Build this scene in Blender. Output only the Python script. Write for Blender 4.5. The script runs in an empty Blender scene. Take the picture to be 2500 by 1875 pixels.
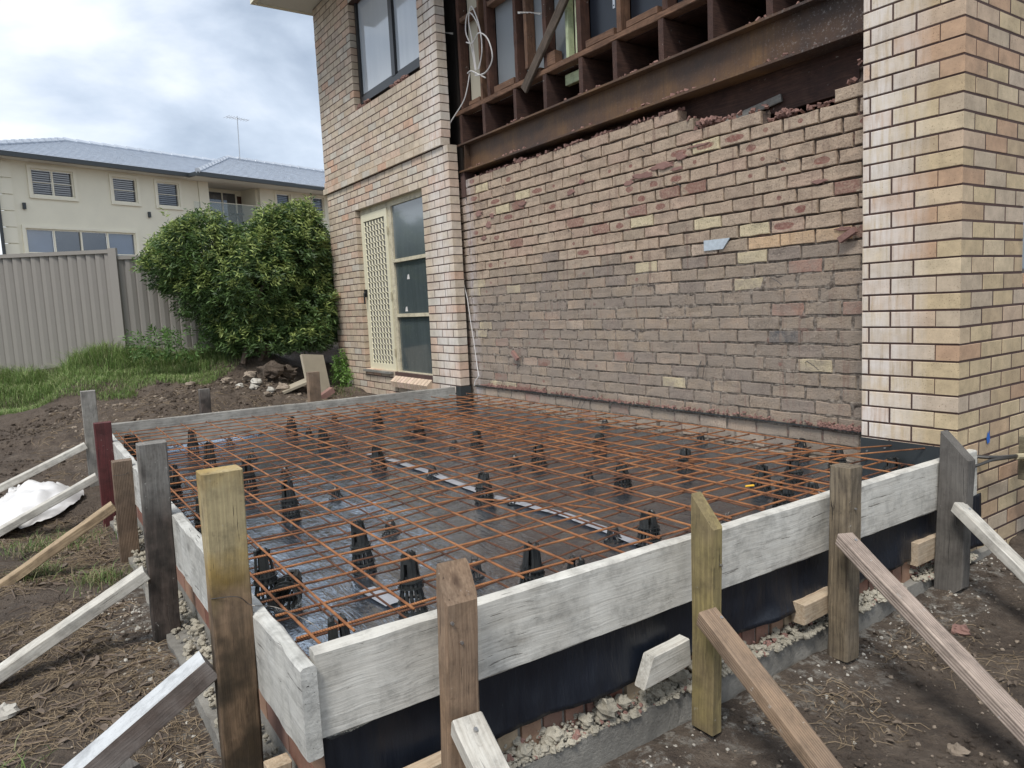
import bpy, math, random
from mathutils import Vector, Matrix, noise
random.seed(7)
rnd = random.random
def U(a, b): return a + (b - a) * rnd()
C = bpy.context.scene.collection
scene = bpy.context.scene

# ---------------------------------------------------------------- camera
CAM = Vector((1.6912, -3.8121, 0.8152)); YAW, PITCH, ROLL, FPX = -0.9749, -0.1088, -0.048, 1762.9
fw = Vector((math.sin(YAW) * math.cos(PITCH), math.cos(YAW) * math.cos(PITCH), math.sin(PITCH)))
rt0 = Vector((math.cos(YAW), -math.sin(YAW), 0)); up0 = rt0.cross(fw)
cr, sr = math.cos(ROLL), math.sin(ROLL)
RT = rt0 * cr + up0 * sr; UP = up0 * cr - rt0 * sr
cam = bpy.data.cameras.new('camera'); camo = bpy.data.objects.new('camera', cam); C.objects.link(camo)
cam.sensor_width = 36.0; cam.lens = 36.0 * FPX / 2500.0; cam.clip_start = .05; cam.clip_end = 2000
camo.matrix_world = Matrix(((RT.x, UP.x, -fw.x, CAM.x), (RT.y, UP.y, -fw.y, CAM.y), (RT.z, UP.z, -fw.z, CAM.z), (0, 0, 0, 1)))
scene.camera = camo

# ---------------------------------------------------------------- sky, sun, exposure
SUN_AZ = math.radians(150); SUN_EL = math.radians(58)      # azimuth from +Y clockwise
world = bpy.data.worlds.new('World'); scene.world = world; world.use_nodes = True
wt = world.node_tree; wt.nodes.clear()
def wn(t, **k):
    n = wt.nodes.new(t)
    for a, b in k.items(): setattr(n, a, b)
    return n
wout = wn('ShaderNodeOutputWorld'); bg = wn('ShaderNodeBackground')
sky = wn('ShaderNodeTexSky', sky_type='NISHITA', sun_disc=False)
sky.sun_elevation = SUN_EL; sky.sun_rotation = SUN_AZ
tcw = wn('ShaderNodeTexCoord'); mpw = wn('ShaderNodeMapping'); mpw.inputs['Scale'].default_value = (1, 1, 2.1); mpw.inputs['Location'].default_value = (-1.6015, -1.6148, -1.6873)
nz = wn('ShaderNodeTexNoise'); nz.inputs['Scale'].default_value = 2.3; nz.inputs['Detail'].default_value = 7; nz.inputs['Roughness'].default_value = .52; nz.inputs['Distortion'].default_value = .25
rmp = wn('ShaderNodeValToRGB')
e = rmp.color_ramp.elements; e[0].position = .36; e[0].color = (2.1, 2.5, 3.1, 1); e[1].position = .57; e[1].color = (5.3, 5.55, 5.85, 1)
x = rmp.color_ramp.elements.new(.47); x.color = (3.5, 3.95, 4.6, 1)
mixs = wn('ShaderNodeMixRGB'); mixs.inputs[0].default_value = .88
wt.links.new(tcw.outputs['Generated'], mpw.inputs[0]); wt.links.new(mpw.outputs[0], nz.inputs[0]); wt.links.new(nz.outputs[0], rmp.inputs[0])
wt.links.new(sky.outputs[0], mixs.inputs[1]); wt.links.new(rmp.outputs[0], mixs.inputs[2]); wt.links.new(mixs.outputs[0], bg.inputs[0])
bg.inputs[1].default_value = .09
wt.links.new(bg.outputs[0], wout.inputs[0])
sl = bpy.data.lights.new('sun', 'SUN'); sl.energy = 1.5; sl.angle = math.radians(16); sl.color = (1, .96, .9)
so = bpy.data.objects.new('sun', sl); C.objects.link(so)
sd = Vector((math.sin(SUN_AZ) * math.cos(SUN_EL), math.cos(SUN_AZ) * math.cos(SUN_EL), math.sin(SUN_EL)))
so.rotation_euler = sd.to_track_quat('Z', 'Y').to_euler(); so.location = (0, -6, 12)
scene.view_settings.view_transform = 'Standard'; scene.view_settings.look = 'None'
scene.view_settings.exposure = 1.2; scene.view_settings.gamma = 1; scene.view_settings.use_curve_mapping = False

# ---------------------------------------------------------------- node helpers
class NT:
    def __init__(s, name):
        s.m = bpy.data.materials.new(name); s.m.use_nodes = True; s.t = s.m.node_tree; s.t.nodes.clear()
        s.out = s.n('ShaderNodeOutputMaterial'); s.b = s.n('ShaderNodeBsdfPrincipled'); s.l(s.b.outputs[0], s.out.inputs[0])
    def n(s, t, **k):
        n = s.t.nodes.new(t)
        for a, b in k.items(): setattr(n, a, b)
        return n
    def l(s, a, b): s.t.links.new(a, b)
    def geo(s): return s.n('ShaderNodeNewGeometry').outputs['Position']
    def objc(s, scale=(1, 1, 1), jit=True):
        tc = s.n('ShaderNodeTexCoord').outputs['Object']
        if jit:
            oi = s.n('ShaderNodeObjectInfo').outputs['Random']
            mu = s.n('ShaderNodeMath', operation='MULTIPLY'); s.l(oi, mu.inputs[0]); mu.inputs[1].default_value = 31.7
            ad = s.n('ShaderNodeVectorMath', operation='ADD'); s.l(tc, ad.inputs[0]); s.l(mu.outputs[0], ad.inputs[1]); tc = ad.outputs[0]
        return s.scale(tc, scale)
    def scale(s, v, sc, loc=(0, 0, 0)):
        m = s.n('ShaderNodeMapping'); s.l(v, m.inputs[0]); m.inputs['Scale'].default_value = sc; m.inputs['Location'].default_value = loc; return m.outputs[0]
    def noise(s, v, sc, det=4, ro=.55, dist=0):
        n = s.n('ShaderNodeTexNoise'); s.l(v, n.inputs['Vector']); n.inputs['Scale'].default_value = sc; n.inputs['Detail'].default_value = det
        n.inputs['Roughness'].default_value = ro; n.inputs['Distortion'].default_value = dist; return n.outputs['Fac']
    def ramp(s, f, stops, interp='LINEAR'):
        r = s.n('ShaderNodeValToRGB'); s.l(f, r.inputs[0]); r.color_ramp.interpolation = interp
        el = r.color_ramp.elements
        while len(el) < len(stops): el.new(.5)
        for q, (p, c) in zip(el, stops):
            q.position = p; q.color = (c[0], c[1], c[2], 1) if isinstance(c, (tuple, list)) else (c, c, c, 1)
        return r.outputs[0]
    def mix(s, f, a, b, mode='MIX'):
        m = s.n('ShaderNodeMixRGB', blend_type=mode)
        for i, v in ((0, f), (1, a), (2, b)):
            if hasattr(v, 'links') or hasattr(v, 'is_linked'): s.l(v, m.inputs[i])
            elif i == 0: m.inputs[0].default_value = v
            else: m.inputs[i].default_value = (v[0], v[1], v[2], 1)
        return m.outputs[0]
    def math(s, op, a, b=0, clamp=False):
        m = s.n('ShaderNodeMath', operation=op); m.use_clamp = clamp
        for i, v in ((0, a), (1, b)):
            if hasattr(v, 'is_linked'): s.l(v, m.inputs[i])
            else: m.inputs[i].default_value = v
        return m.outputs[0]
    def xyz(s, v):
        q = s.n('ShaderNodeSeparateXYZ'); s.l(v, q.inputs[0]); return q.outputs
    def col(s, v):
        if hasattr(v, 'is_linked'): s.l(v, s.b.inputs['Base Color'])
        else: s.b.inputs['Base Color'].default_value = (*v, 1)
    def rough(s, v):
        if hasattr(v, 'is_linked'): s.l(v, s.b.inputs['Roughness'])
        else: s.b.inputs['Roughness'].default_value = v
    def bump(s, h, st=.5, d=.01):
        b = s.n('ShaderNodeBump'); s.l(h, b.inputs['Height']); b.inputs['Strength'].default_value = st; b.inputs['Distance'].default_value = d
        s.l(b.outputs[0], s.b.inputs['Normal'])
    def attr(s, name): 
        a = s.n('ShaderNodeAttribute', attribute_name=name); return a
def flat(name, c, r=.6, metal=0, var=.15, sc=20, bump=0):
    t = NT(name); p = t.objc()
    n = t.noise(p, sc, 4)
    t.col(t.mix(n, [v * (1 - var) for v in c], [min(1, v * (1 + var)) for v in c])); t.rough(r); t.b.inputs['Metallic'].default_value = metal
    if bump: t.bump(n, bump, .004)
    return t.m

# ---------------------------------------------------------------- materials
def brick_mat(name, eff=None, speck=.5, rough=.8):
    t = NT(name); P = t.geo(); base = t.attr('bc').outputs['Color']
    n1 = t.noise(P, 9, 6, .7); base = t.mix(1, base, t.ramp(n1, [(.28, .70), (.72, 1.20)]), 'MULTIPLY'); base = t.mix(t.ramp(t.noise(P, 2.1, 6, .7), [(.5, 0), (.68, .35)]), base, (.30, .24, .17))
    sp = t.noise(P, 130, 2, .6); dots = t.ramp(sp, [(.61, 0), (.69, 1)])
    area = t.ramp(t.noise(P, 5, 2), [(.35, .2), (.65, 1)])
    base = t.mix(t.math('MULTIPLY', t.math('MULTIPLY', dots, area), speck), base, (.13, .075, .035))
    if eff:
        q = t.xyz(P); streak = t.noise(t.scale(P, (26, 26, 2.4)), 1.5, 5, .65)
        tot = None
        for (c0, w) in eff:
            d = t.math('ABSOLUTE', t.math('SUBTRACT', q[0], c0)); f = t.math('SUBTRACT', 1, t.math('DIVIDE', d, w), True)
            tot = f if tot is None else t.math('MAXIMUM', tot, f)
        m = t.math('MULTIPLY', t.math('POWER', tot, .6), t.ramp(streak, [(.30, .1), (.55, .9)]))
        m = t.math('MULTIPLY', m, t.ramp(t.noise(P, 6, 3), [(.3, .3), (.6, 1)]))
        base = t.mix(m, base, (.68, .63, .59))
    t.col(base); t.rough(rough)
    t.bump(t.math('ADD', t.noise(P, 120, 4, .7), t.math('MULTIPLY', dots, -.6)), .35, .004)
    return t.m
M = {}
M['brick_wall'] = brick_mat('cream_brick', [(-5.14, .26)], .4)
M['brick_pier'] = brick_mat('yellow_brick', [(-.42, .27)], .95)
def inner_brick():
    t = NT('rough_common_brick'); P = t.geo(); base = t.attr('bc').outputs['Color']
    n1 = t.noise(P, 14, 6, .65); base = t.mix(1, base, t.ramp(n1, [(.25, .66), (.75, 1.24)]), 'MULTIPLY')
    fine = t.noise(P, 85, 5, .75); base = t.mix(t.ramp(fine, [(.54, 0), (.66, .8)]), base, (.10, .07, .055)); base = t.mix(t.ramp(fine, [(.32, .5), (.44, 0)]), base, (.60, .50, .40))
    base = t.mix(t.ramp(t.noise(P, 160, 2, .6), [(.66, 0), (.74, .5)]), base, (.55, .48, .40))
    # frog / kiss marks carried by the brick itself
    mk = t.attr('mk'); u = t.xyz(mk.outputs['Vector'])
    wob = t.math('MULTIPLY', t.math('SUBTRACT', t.noise(P, 30, 3), .5), .9)
    rr = t.math('ADD', t.math('SQRT', t.math('ADD', t.math('POWER', u[0], 2), t.math('POWER', u[1], 2))), wob)
    m = t.math('MULTIPLY', t.math('LESS_THAN', rr, 1.0), u[2])
    base = t.mix(t.math('MULTIPLY', m, t.ramp(t.noise(P, 60, 3), [(.3, .45), (.6, .95)])), base, (.20, .075, .06))
    # mortar smears, more of them low on the wall
    q = t.xyz(P); low = t.math('DIVIDE', t.math('SUBTRACT', 1.25, q[2]), .35); low = t.math('ADD', low, t.math('MULTIPLY', t.math('SUBTRACT', t.noise(P, 1.7, 3), .5), 2.2)); low = t.math('MINIMUM', t.math('MAXIMUM', low, 0.15), .85)
    sm = t.ramp(t.noise(P, 7, 6, .7), [(.38, 0), (.56, .85)])
    base = t.mix(t.math('MULTIPLY', sm, low), base, (.235, .195, .16))
    drip = t.ramp(t.noise(t.scale(P, (14, 14, 1.2)), 2, 4), [(.60, 0), (.7, .6)])
    base = t.mix(drip, base, (.20, .13, .10))
    edge = t.math('SUBTRACT', 1, t.math('DIVIDE', t.math('ABSOLUTE', t.math('SUBTRACT', q[0], -4.82)), .13), True)
    base = t.mix(t.math('MULTIPLY', edge, t.ramp(t.noise(t.scale(P, (10, 10, 2)), 3, 4), [(.3, .2), (.6, .9)])), base, (.42, .38, .37))
    t.col(base); t.rough(.93); t.bump(t.math('ADD', fine, t.math('MULTIPLY', n1, 1.5)), .8, .008); return t.m
M['inner'] = inner_brick()
def mortar(name, c0, c1, bumpy=.6, red=0):
    t = NT(name); P = t.geo(); n = t.noise(P, 40, 5, .65); n2 = t.noise(P, 3, 3)
    c = t.mix(n, c0, c1); c = t.mix(t.ramp(n2, [(.4, 0), (.65, .5)]), c, [v * 1.3 for v in c1])
    if red: c = t.mix(t.ramp(t.noise(P, 4.5, 4, .6), [(.58, 0), (.63, red)]), c, (.20, .07, .055))
    t.col(c); t.rough(.95); t.bump(t.noise(P, 90, 5, .7), bumpy, .006); return t.m
M['mortar_dark'] = mortar('brown_mortar', (.045, .025, .022), (.085, .05, .042))
def inner_mortar():
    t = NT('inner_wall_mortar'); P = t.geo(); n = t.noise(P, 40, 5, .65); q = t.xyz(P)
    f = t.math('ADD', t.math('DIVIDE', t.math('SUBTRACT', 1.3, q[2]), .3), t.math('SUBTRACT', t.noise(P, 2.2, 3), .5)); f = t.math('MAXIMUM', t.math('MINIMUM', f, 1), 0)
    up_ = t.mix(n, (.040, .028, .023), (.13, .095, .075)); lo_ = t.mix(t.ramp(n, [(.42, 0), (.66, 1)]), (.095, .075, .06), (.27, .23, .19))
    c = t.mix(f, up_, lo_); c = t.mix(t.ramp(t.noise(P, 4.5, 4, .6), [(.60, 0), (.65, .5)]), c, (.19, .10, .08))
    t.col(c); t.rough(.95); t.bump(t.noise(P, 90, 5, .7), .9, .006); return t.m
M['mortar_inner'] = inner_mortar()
M['mortar_red'] = mortar('red_mortar', (.15, .075, .062), (.26, .155, .13), .9)
M['mortar_pale'] = mortar('pale_mortar_lumps', (.16, .145, .115), (.40, .37, .30), 1)
M['dpc'] = flat('bitumen_strip', (.028, .033, .035), .45, 0, .3, 6)
M['dark_void'] = flat('dark_interior', (.02, .015, .012), .9, 0, .5, 2)  # near-black colour paints the shade of the unlit house interior

def wood(name, base, alt, dark=(.06, .04, .03), grain=.6, crack=.5, blotch=.4, knots=.5, ribs=0, rough=.8, stain=None, gscale=1, top=None):
    t = NT(name); V = t.objc((1, 1, 1)); 
    wv = t.noise(V, 2.2, 3)
    vv = t.n('ShaderNodeVectorMath', operation='ADD'); t.l(V, vv.inputs[0])
    mu = t.math('MULTIPLY', wv, .05); t.l(mu, vv.inputs[1])
    g = t.noise(t.scale(vv.outputs[0], (2.6, 120 * gscale, 120 * gscale)), 1, 6, .65)
    c = t.mix(t.ramp(t.noise(V, 3.5, 4, .6), [(.5 - blotch * .35, 0), (.5 + blotch * .2, 1)]), base, alt)
    c = t.mix(t.math('MULTIPLY', t.ramp(g, [(.35, 1), (.62, 0)]), grain), c, dark)
    cr = t.noise(t.scale(vv.outputs[0], (3.2, 95, 95)), 1, 4, .55)
    crk = t.ramp(cr, [(.31, 1), (.34, 0)]); c = t.mix(t.math('MULTIPLY', crk, crack), c, [v * .45 for v in dark])
    if knots:
        vo = t.n('ShaderNodeTexVoronoi'); t.l(t.scale(V, (3.0, 9, 9)), vo.inputs['Vector']); vo.inputs['Scale'].default_value = 1
        kd = t.ramp(vo.outputs['Distance'], [(.05, 1), (.17, 0)]); c = t.mix(t.math('MULTIPLY', kd, knots), c, [v * .7 for v in dark])
    if stain:
        q = t.xyz(t.n('ShaderNodeTexCoord').outputs['Object'])
        f = t.math('ADD', q[0], t.math('MULTIPLY', t.math('SUBTRACT', t.noise(V, 9, 4), .5), .18))
        sc_ = t.mix(t.ramp(t.noise(t.scale(V, (5, 22, 22)), 1, 5, .6), [(.42, 0), (.68, 1)]), stain[0], [v * 3.2 for v in stain[0]])
        sc_ = t.mix(t.ramp(t.noise(V, 7, 3), [(.40, .85), (.52, 0)]), sc_, (.018, .013, .010))
        c = t.mix(t.math('MULTIPLY', t.ramp(t.math('DIVIDE', f, 1.2), stain[1]), stain[2]), c, sc_)
    if top:
        q = t.xyz(t.n('ShaderNodeTexCoord').outputs['Object']); c = t.mix(t.math('MULTIPLY', t.math('GREATER_THAN', q[2], top[1]), .92), c, t.mix(g, top[0], [v * .8 for v in top[0]]))
    h = t.math('ADD', g, t.math('MULTIPLY', crk, -1.2))
    if ribs:
        w = t.n('ShaderNodeTexWave', wave_type='BANDS', bands_direction='Y'); t.l(t.n('ShaderNodeTexCoord').outputs['Object'], w.inputs['Vector']); w.inputs['Scale'].default_value = ribs
        w2 = t.n('ShaderNodeTexWave', wave_type='BANDS', bands_direction='Z'); t.l(t.n('ShaderNodeTexCoord').outputs['Object'], w2.inputs['Vector']); w2.inputs['Scale'].default_value = ribs
        wm = t.math('MULTIPLY', t.math('ADD', w.outputs['Fac'], w2.outputs['Fac']), .5)
        c = t.mix(t.ramp(wm, [(.15, .55), (.5, 0)]), c, dark); h = t.math('ADD', h, wm)
    c = t.mix(t.ramp(t.noise(V, 60, 3, .7), [(.62, 0), (.72, .35)]), c, [v * .8 for v in dark])
    age = t.noise(V, 11, 8, .72); c = t.mix(1, c, t.ramp(age, [(.30, .58), (.52, 1.0), (.75, 1.15)]), 'MULTIPLY')
    spl = t.ramp(t.noise(V, 34, 4, .7), [(.66, 0), (.70, .7)]); c = t.mix(t.math('MULTIPLY', spl, t.ramp(t.noise(V, 3, 2), [(.45, 0), (.6, 1)])), c, (.42, .41, .38))
    t.col(c); t.rough(rough); t.bump(h, .55, .004); return t.m
M['white_board'] = wood('whitewashed_timber', (.60, .59, .545), (.50, .485, .44), (.30, .275, .235), .32, .8, .5, .45, gscale=.7)
M['white_board2'] = wood('whitewashed_timber_spotted', (.58, .58, .55), (.45, .445, .41), (.17, .16, .145), .30, 1, .6, .6, gscale=.7)
M['grey_board'] = wood('grey_weathered_timber', (.36, .35, .32), (.26, .25, .23), (.13, .12, .10), .6, .6, .5, .4)
M['grey_dark'] = wood('dark_grey_timber', (.15, .14, .125), (.11, .10, .09), (.05, .045, .04), .5, .6, .5, .3)
M['grey_post'] = wood('grey_stained_timber', (.27, .26, .24), (.19, .18, .16), (.05, .04, .035), .5, .6, .5, .6, stain=((.04, .03, .025), [(.50, .95), (.64, 0)], .95))
M['yellow_post'] = wood('yellow_painted_timber', (.42, .27, .055), (.47, .39, .22), (.09, .06, .035), .35, .9, .45, .8, stain=((.065, .042, .026), [(.66, .95), (.80, .12)], 1))
M['yellow_green'] = wood('treated_yellow_timber', (.33, .27, .10), (.20, .155, .085), (.08, .06, .03), .6, .8, .7, .9)
M['brown_post'] = wood('brown_timber', (.32, .215, .135), (.24, .17, .115), (.09, .05, .03), .6, .7, .6, .9)
M['old_post'] = wood('old_olive_timber', (.26, .20, .12), (.19, .155, .11), (.04, .028, .02), .75, .9, .7, 1)
M['red_post'] = wood('red_painted_timber', (.15, .028, .03), (.10, .03, .03), (.03, .012, .012), .5, .5, .7, .4)
M['ribbed'] = wood('ribbed_brown_timber', (.29, .20, .13), (.22, .16, .115), (.09, .06, .04), .4, .5, .5, .3, ribs=36)
M['ribbed_pink'] = wood('ribbed_pink_timber', (.44, .36, .30), (.34, .275, .23), (.15, .11, .09), .5, .5, .6, .3, ribs=30)
M['tan_brace'] = wood('tan_timber', (.46, .35, .22), (.35, .26, .16), (.14, .09, .05), .6, .8, .5, .4)
M['pale_brace'] = wood('pale_timber', (.60, .59, .54), (.49, .47, .42), (.25, .22, .18), .5, .6, .5, .3)
M['form_brace'] = wood('form_ply_timber', (.34, .32, .30), (.125, .095, .08), (.10, .08, .07), .4, .5, .5, .2, top=((.56, .585, .60), .034))
M['end_grain'] = wood('fresh_pine', (.54, .44, .31), (.48, .40, .30), (.22, .12, .06), .5, .3, .5, .2)
M['hardwood'] = wood('dark_hardwood_frame', (.115, .050, .030), (.075, .034, .022), (.025, .012, .009), .6, .6, .5, .3)
M['hardwood_light'] = wood('brown_hardwood_frame', (.24, .13, .075), (.16, .085, .05), (.05, .025, .015), .6, .6, .5, .3)
M['joist'] = wood('rough_joist', (.11, .055, .038), (.065, .03, .022), (.02, .01, .008), .7, .6, .5, .3)
M['grey_wood'] = wood('weathered_brace_timber', (.15, .11, .08), (.10, .075, .055), (.04, .028, .02), .8, .8, .5, .3)
M['green_stud'] = wood('pale_green_treated_stud', (.55, .62, .40), (.48, .54, .34), (.30, .34, .2), .3, .2, .4, .2)
M['cream_paint'] = wood('cream_window_paint', (.62, .57, .42), (.54, .49, .36), (.28, .22, .15), .25, .35, .5, 0, rough=.55)

def rust(name, c0, c1, c2, sc=12, rough=.8, ribs=False):
    t = NT(name); P = t.geo(); n = t.noise(P, sc, 6, .65)
    c = t.ramp(n, [(.3, c0), (.5, c1), (.72, c2)]); h = t.noise(P, 180, 3)
    if ribs:
        w = t.n('ShaderNodeTexWave', wave_type='BANDS', bands_direction='DIAGONAL'); t.l(t.n('ShaderNodeTexCoord').outputs['Object'], w.inputs['Vector']); w.inputs['Scale'].default_value = 75
        h = t.math('ADD', h, t.math('MULTIPLY', w.outputs['Fac'], 1.4)); c = t.mix(t.ramp(w.outputs['Fac'], [(.2, .45), (.6, 0)]), c, c0)
    t.col(c); t.rough(rough); t.bump(h, .6, .003); return t.m
M['rebar'] = rust('rusty_rebar', (.07, .028, .016), (.34, .135, .050), (.52, .24, .095), 9, .75, True)
M['rebar_dark'] = rust('dark_rusty_rebar', (.05, .022, .015), (.15, .06, .028), (.24, .10, .042), 9, .75, True)
def beam_mat():
    t = NT('rusty_steel_beam'); P = t.geo(); n = t.noise(P, 2.2, 6, .6)
    c = t.ramp(n, [(.3, (.030, .020, .017)), (.48, (.085, .045, .022)), (.68, (.16, .085, .030))])
    c = t.mix(t.ramp(t.noise(t.scale(P, (30, 30, 3)), 2, 4), [(.4, 0), (.7, .5)]), c, (.06, .03, .02))
    q = t.xyz(P); e = t.math('DIVIDE', t.math('SUBTRACT', q[0], -1.5), 1.0, True)
    sp = t.ramp(t.noise(P, 60, 4, .75), [(.56, 0), (.66, .55)])
    c = t.mix(t.math('MULTIPLY', sp, t.math('MAXIMUM', e, .12)), c, (.40, .38, .36)); t.col(c); t.rough(.6); t.bump(t.noise(P, 70, 4), .3, .003); return t.m
M['beam'] = beam_mat()
def plastic_sheet():
    t = NT('black_polythene'); P = t.geo(); n = t.noise(P, 26, 4, .6, 1.2); n2 = t.noise(P, 3, 3, .5, .6)
    dirt = t.ramp(t.noise(P, 5, 6, .7), [(.45, 0), (.75, .5)])
    scr = t.ramp(t.noise(t.scale(P, (3, 22, 1)), 3, 5, .7, .5), [(.62, 0), (.7, .22)])
    c = t.mix(t.math('MULTIPLY', dirt, .5), (.035, .038, .045), (.07, .073, .08)); c = t.mix(scr, c, (.20, .21, .24)); t.col(c)
    t.rough(t.ramp(t.noise(P, 4, 4), [(.3, .05), (.7, .14)])); t.b.inputs['Specular IOR Level'].default_value = 1.0
    t.b.inputs['IOR'].default_value = 3.5; t.b.inputs['Specular Tint'].default_value = (.80, .90, 1, 1)
    t.bump(t.math('ADD', t.math('MULTIPLY', n2, 3), t.math('ADD', n, t.noise(t.scale(P, (7, 40, 10)), 1, 3, .5, .8))), .28, .012); return t.m
M['sheet'] = plastic_sheet()
def membrane():
    t = NT('navy_damp_proof_membrane'); P = t.geo()
    n = t.noise(t.scale(P, (6, 6, .9)), 5, 5, .6); sc = t.ramp(t.noise(t.scale(P, (60, 60, 5)), 2, 3), [(.72, 0), (.76, .5)])
    c = t.mix(sc, (.008, .011, .018), (.12, .13, .15)); t.col(c); t.rough(t.ramp(n, [(.3, .28), (.7, .45)])); t.bump(n, .5, .01); return t.m
M['membrane'] = membrane()
M['tape'] = flat('silver_joint_tape', (.34, .36, .40), .2, 0, .12, 30)
M['chair'] = flat('black_moulded_plastic', (.022, .024, .024), .42, 0, .2, 30)
M['chair_grey'] = flat('dark_grey_moulded_plastic', (.05, .056, .058), .42, 0, .2, 30)
M['wire'] = flat('steel_wire', (.10, .095, .09), .4, .7)
M['nail'] = flat('galvanised_screw', (.5, .5, .5), .35, .9)
M['cable'] = flat('white_cable', (.62, .60, .58), .5)
M['render'] = flat('cream_render', (.78, .74, .60), .9, 0, .10, 1.2, .2)
M['render_trim'] = flat('cream_trim', (.80, .76, .62), .8, 0, .05, 2)
M['gutter'] = flat('dark_gutter', (.035, .042, .046), .4)
M['shutter'] = flat('dark_shutter', (.018, .023, .034), .7)
M['soffit'] = flat('white_soffit', (.68, .67, .63), .8, 0, .04)
def rooftile():
    t = NT('grey_glazed_tile'); P = t.geo(); n = t.noise(P, 3, 4); t.col(t.mix(n, (.40, .44, .50), (.54, .59, .66))); t.rough(.2); return t.m
M['tile'] = rooftile()
def glass(name, c=(.035, .042, .055), r=.04, spec=1.0):
    t = NT(name); P = t.geo(); t.col(t.mix(t.noise(P, 1.3, 3), c, [v * 1.6 for v in c])); t.rough(r); t.b.inputs['Specular IOR Level'].default_value = spec
    t.b.inputs['Coat Weight'].default_value = .8; t.b.inputs['Coat Roughness'].default_value = .02; t.b.inputs['Coat IOR'].default_value = 1.9; return t.m
M['glass_dark'] = glass('dark_window_glass')
M['glass_blue'] = glass('blue_reflecting_glass', (.10, .125, .17), .04)  # blue of the reflected sky is painted into the base colour
def glass_up():
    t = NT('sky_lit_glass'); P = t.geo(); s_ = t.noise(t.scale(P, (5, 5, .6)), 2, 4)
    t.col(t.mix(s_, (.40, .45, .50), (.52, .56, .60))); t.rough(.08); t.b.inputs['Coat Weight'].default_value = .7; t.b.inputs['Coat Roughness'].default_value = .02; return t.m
M['glass_pale'] = glass_up()  # pale sky reflection is painted into the pane colour
def thin_glass():
    t = NT('clear_balustrade_glass'); t.col((.55, .65, .62)); t.rough(.03); t.b.inputs['Alpha'].default_value = .14; t.b.inputs['Coat Weight'].default_value = .5; return t.m
M['clear_glass'] = thin_glass()
def dusty_glass():
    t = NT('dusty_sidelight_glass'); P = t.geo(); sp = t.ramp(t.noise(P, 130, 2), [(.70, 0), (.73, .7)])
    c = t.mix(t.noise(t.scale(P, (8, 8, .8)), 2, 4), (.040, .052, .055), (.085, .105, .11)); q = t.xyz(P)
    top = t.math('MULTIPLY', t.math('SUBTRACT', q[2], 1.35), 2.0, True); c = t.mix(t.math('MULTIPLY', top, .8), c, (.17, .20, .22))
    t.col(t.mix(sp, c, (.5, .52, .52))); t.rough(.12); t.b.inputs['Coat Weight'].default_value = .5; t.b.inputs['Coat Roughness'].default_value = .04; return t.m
M['glass_dusty'] = dusty_glass()
M['black_alu'] = flat('black_window_frame', (.012, .013, .015), .35)
M['screen_cream'] = flat('cream_powder_coat', (.66, .62, .46), .45, 0, .06)
M['flyscreen'] = flat('grey_fly_mesh', (.20, .195, .18), .85, 0, .15, 4)
M['fibro'] = flat('grey_fibre_sheet', (.23, .25, .265), .8, 0, .08, 2)
M['tan_sheet'] = flat('tan_board', (.33, .29, .22), .9, 0, .2, 6)
M['cream_sheet'] = flat('cream_plasterboard', (.50, .46, .36), .85, 0, .08, 3)
M['black_wrap'] = flat('black_wrap', (.012, .016, .024), .3, 0, .5, 5, .5)
M['colorbond'] = flat('beige_steel_fence', (.25, .232, .21), .55, 0, .05, 3)
M['concrete'] = mortar('rough_concrete', (.10, .095, .085), (.25, .24, .215), .9)
M['bag'] = flat('white_plastic_bag', (.66, .65, .64), .35, 0, .15, 10)
M['yellow_paint'] = flat('yellow_paint', (.75, .42, .03), .6)
M['blue_paint'] = flat('blue_spray_paint', (.02, .12, .45), .6)
M['stone'] = mortar('earthy_stone', (.12, .095, .07), (.28, .23, .18), .9)
M['stone_pale'] = mortar('pale_stone', (.24, .22, .19), (.46, .44, .39), .8)
M['bark'] = mortar('brown_bark', (.06, .045, .035), (.14, .105, .08), .9)
M['straw'] = flat('dry_straw', (.22, .165, .105), .85, 0, .45, 3)
M['leaf_dead'] = flat('dead_leaf', (.13, .10, .075), .8, 0, .4, 5)
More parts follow.
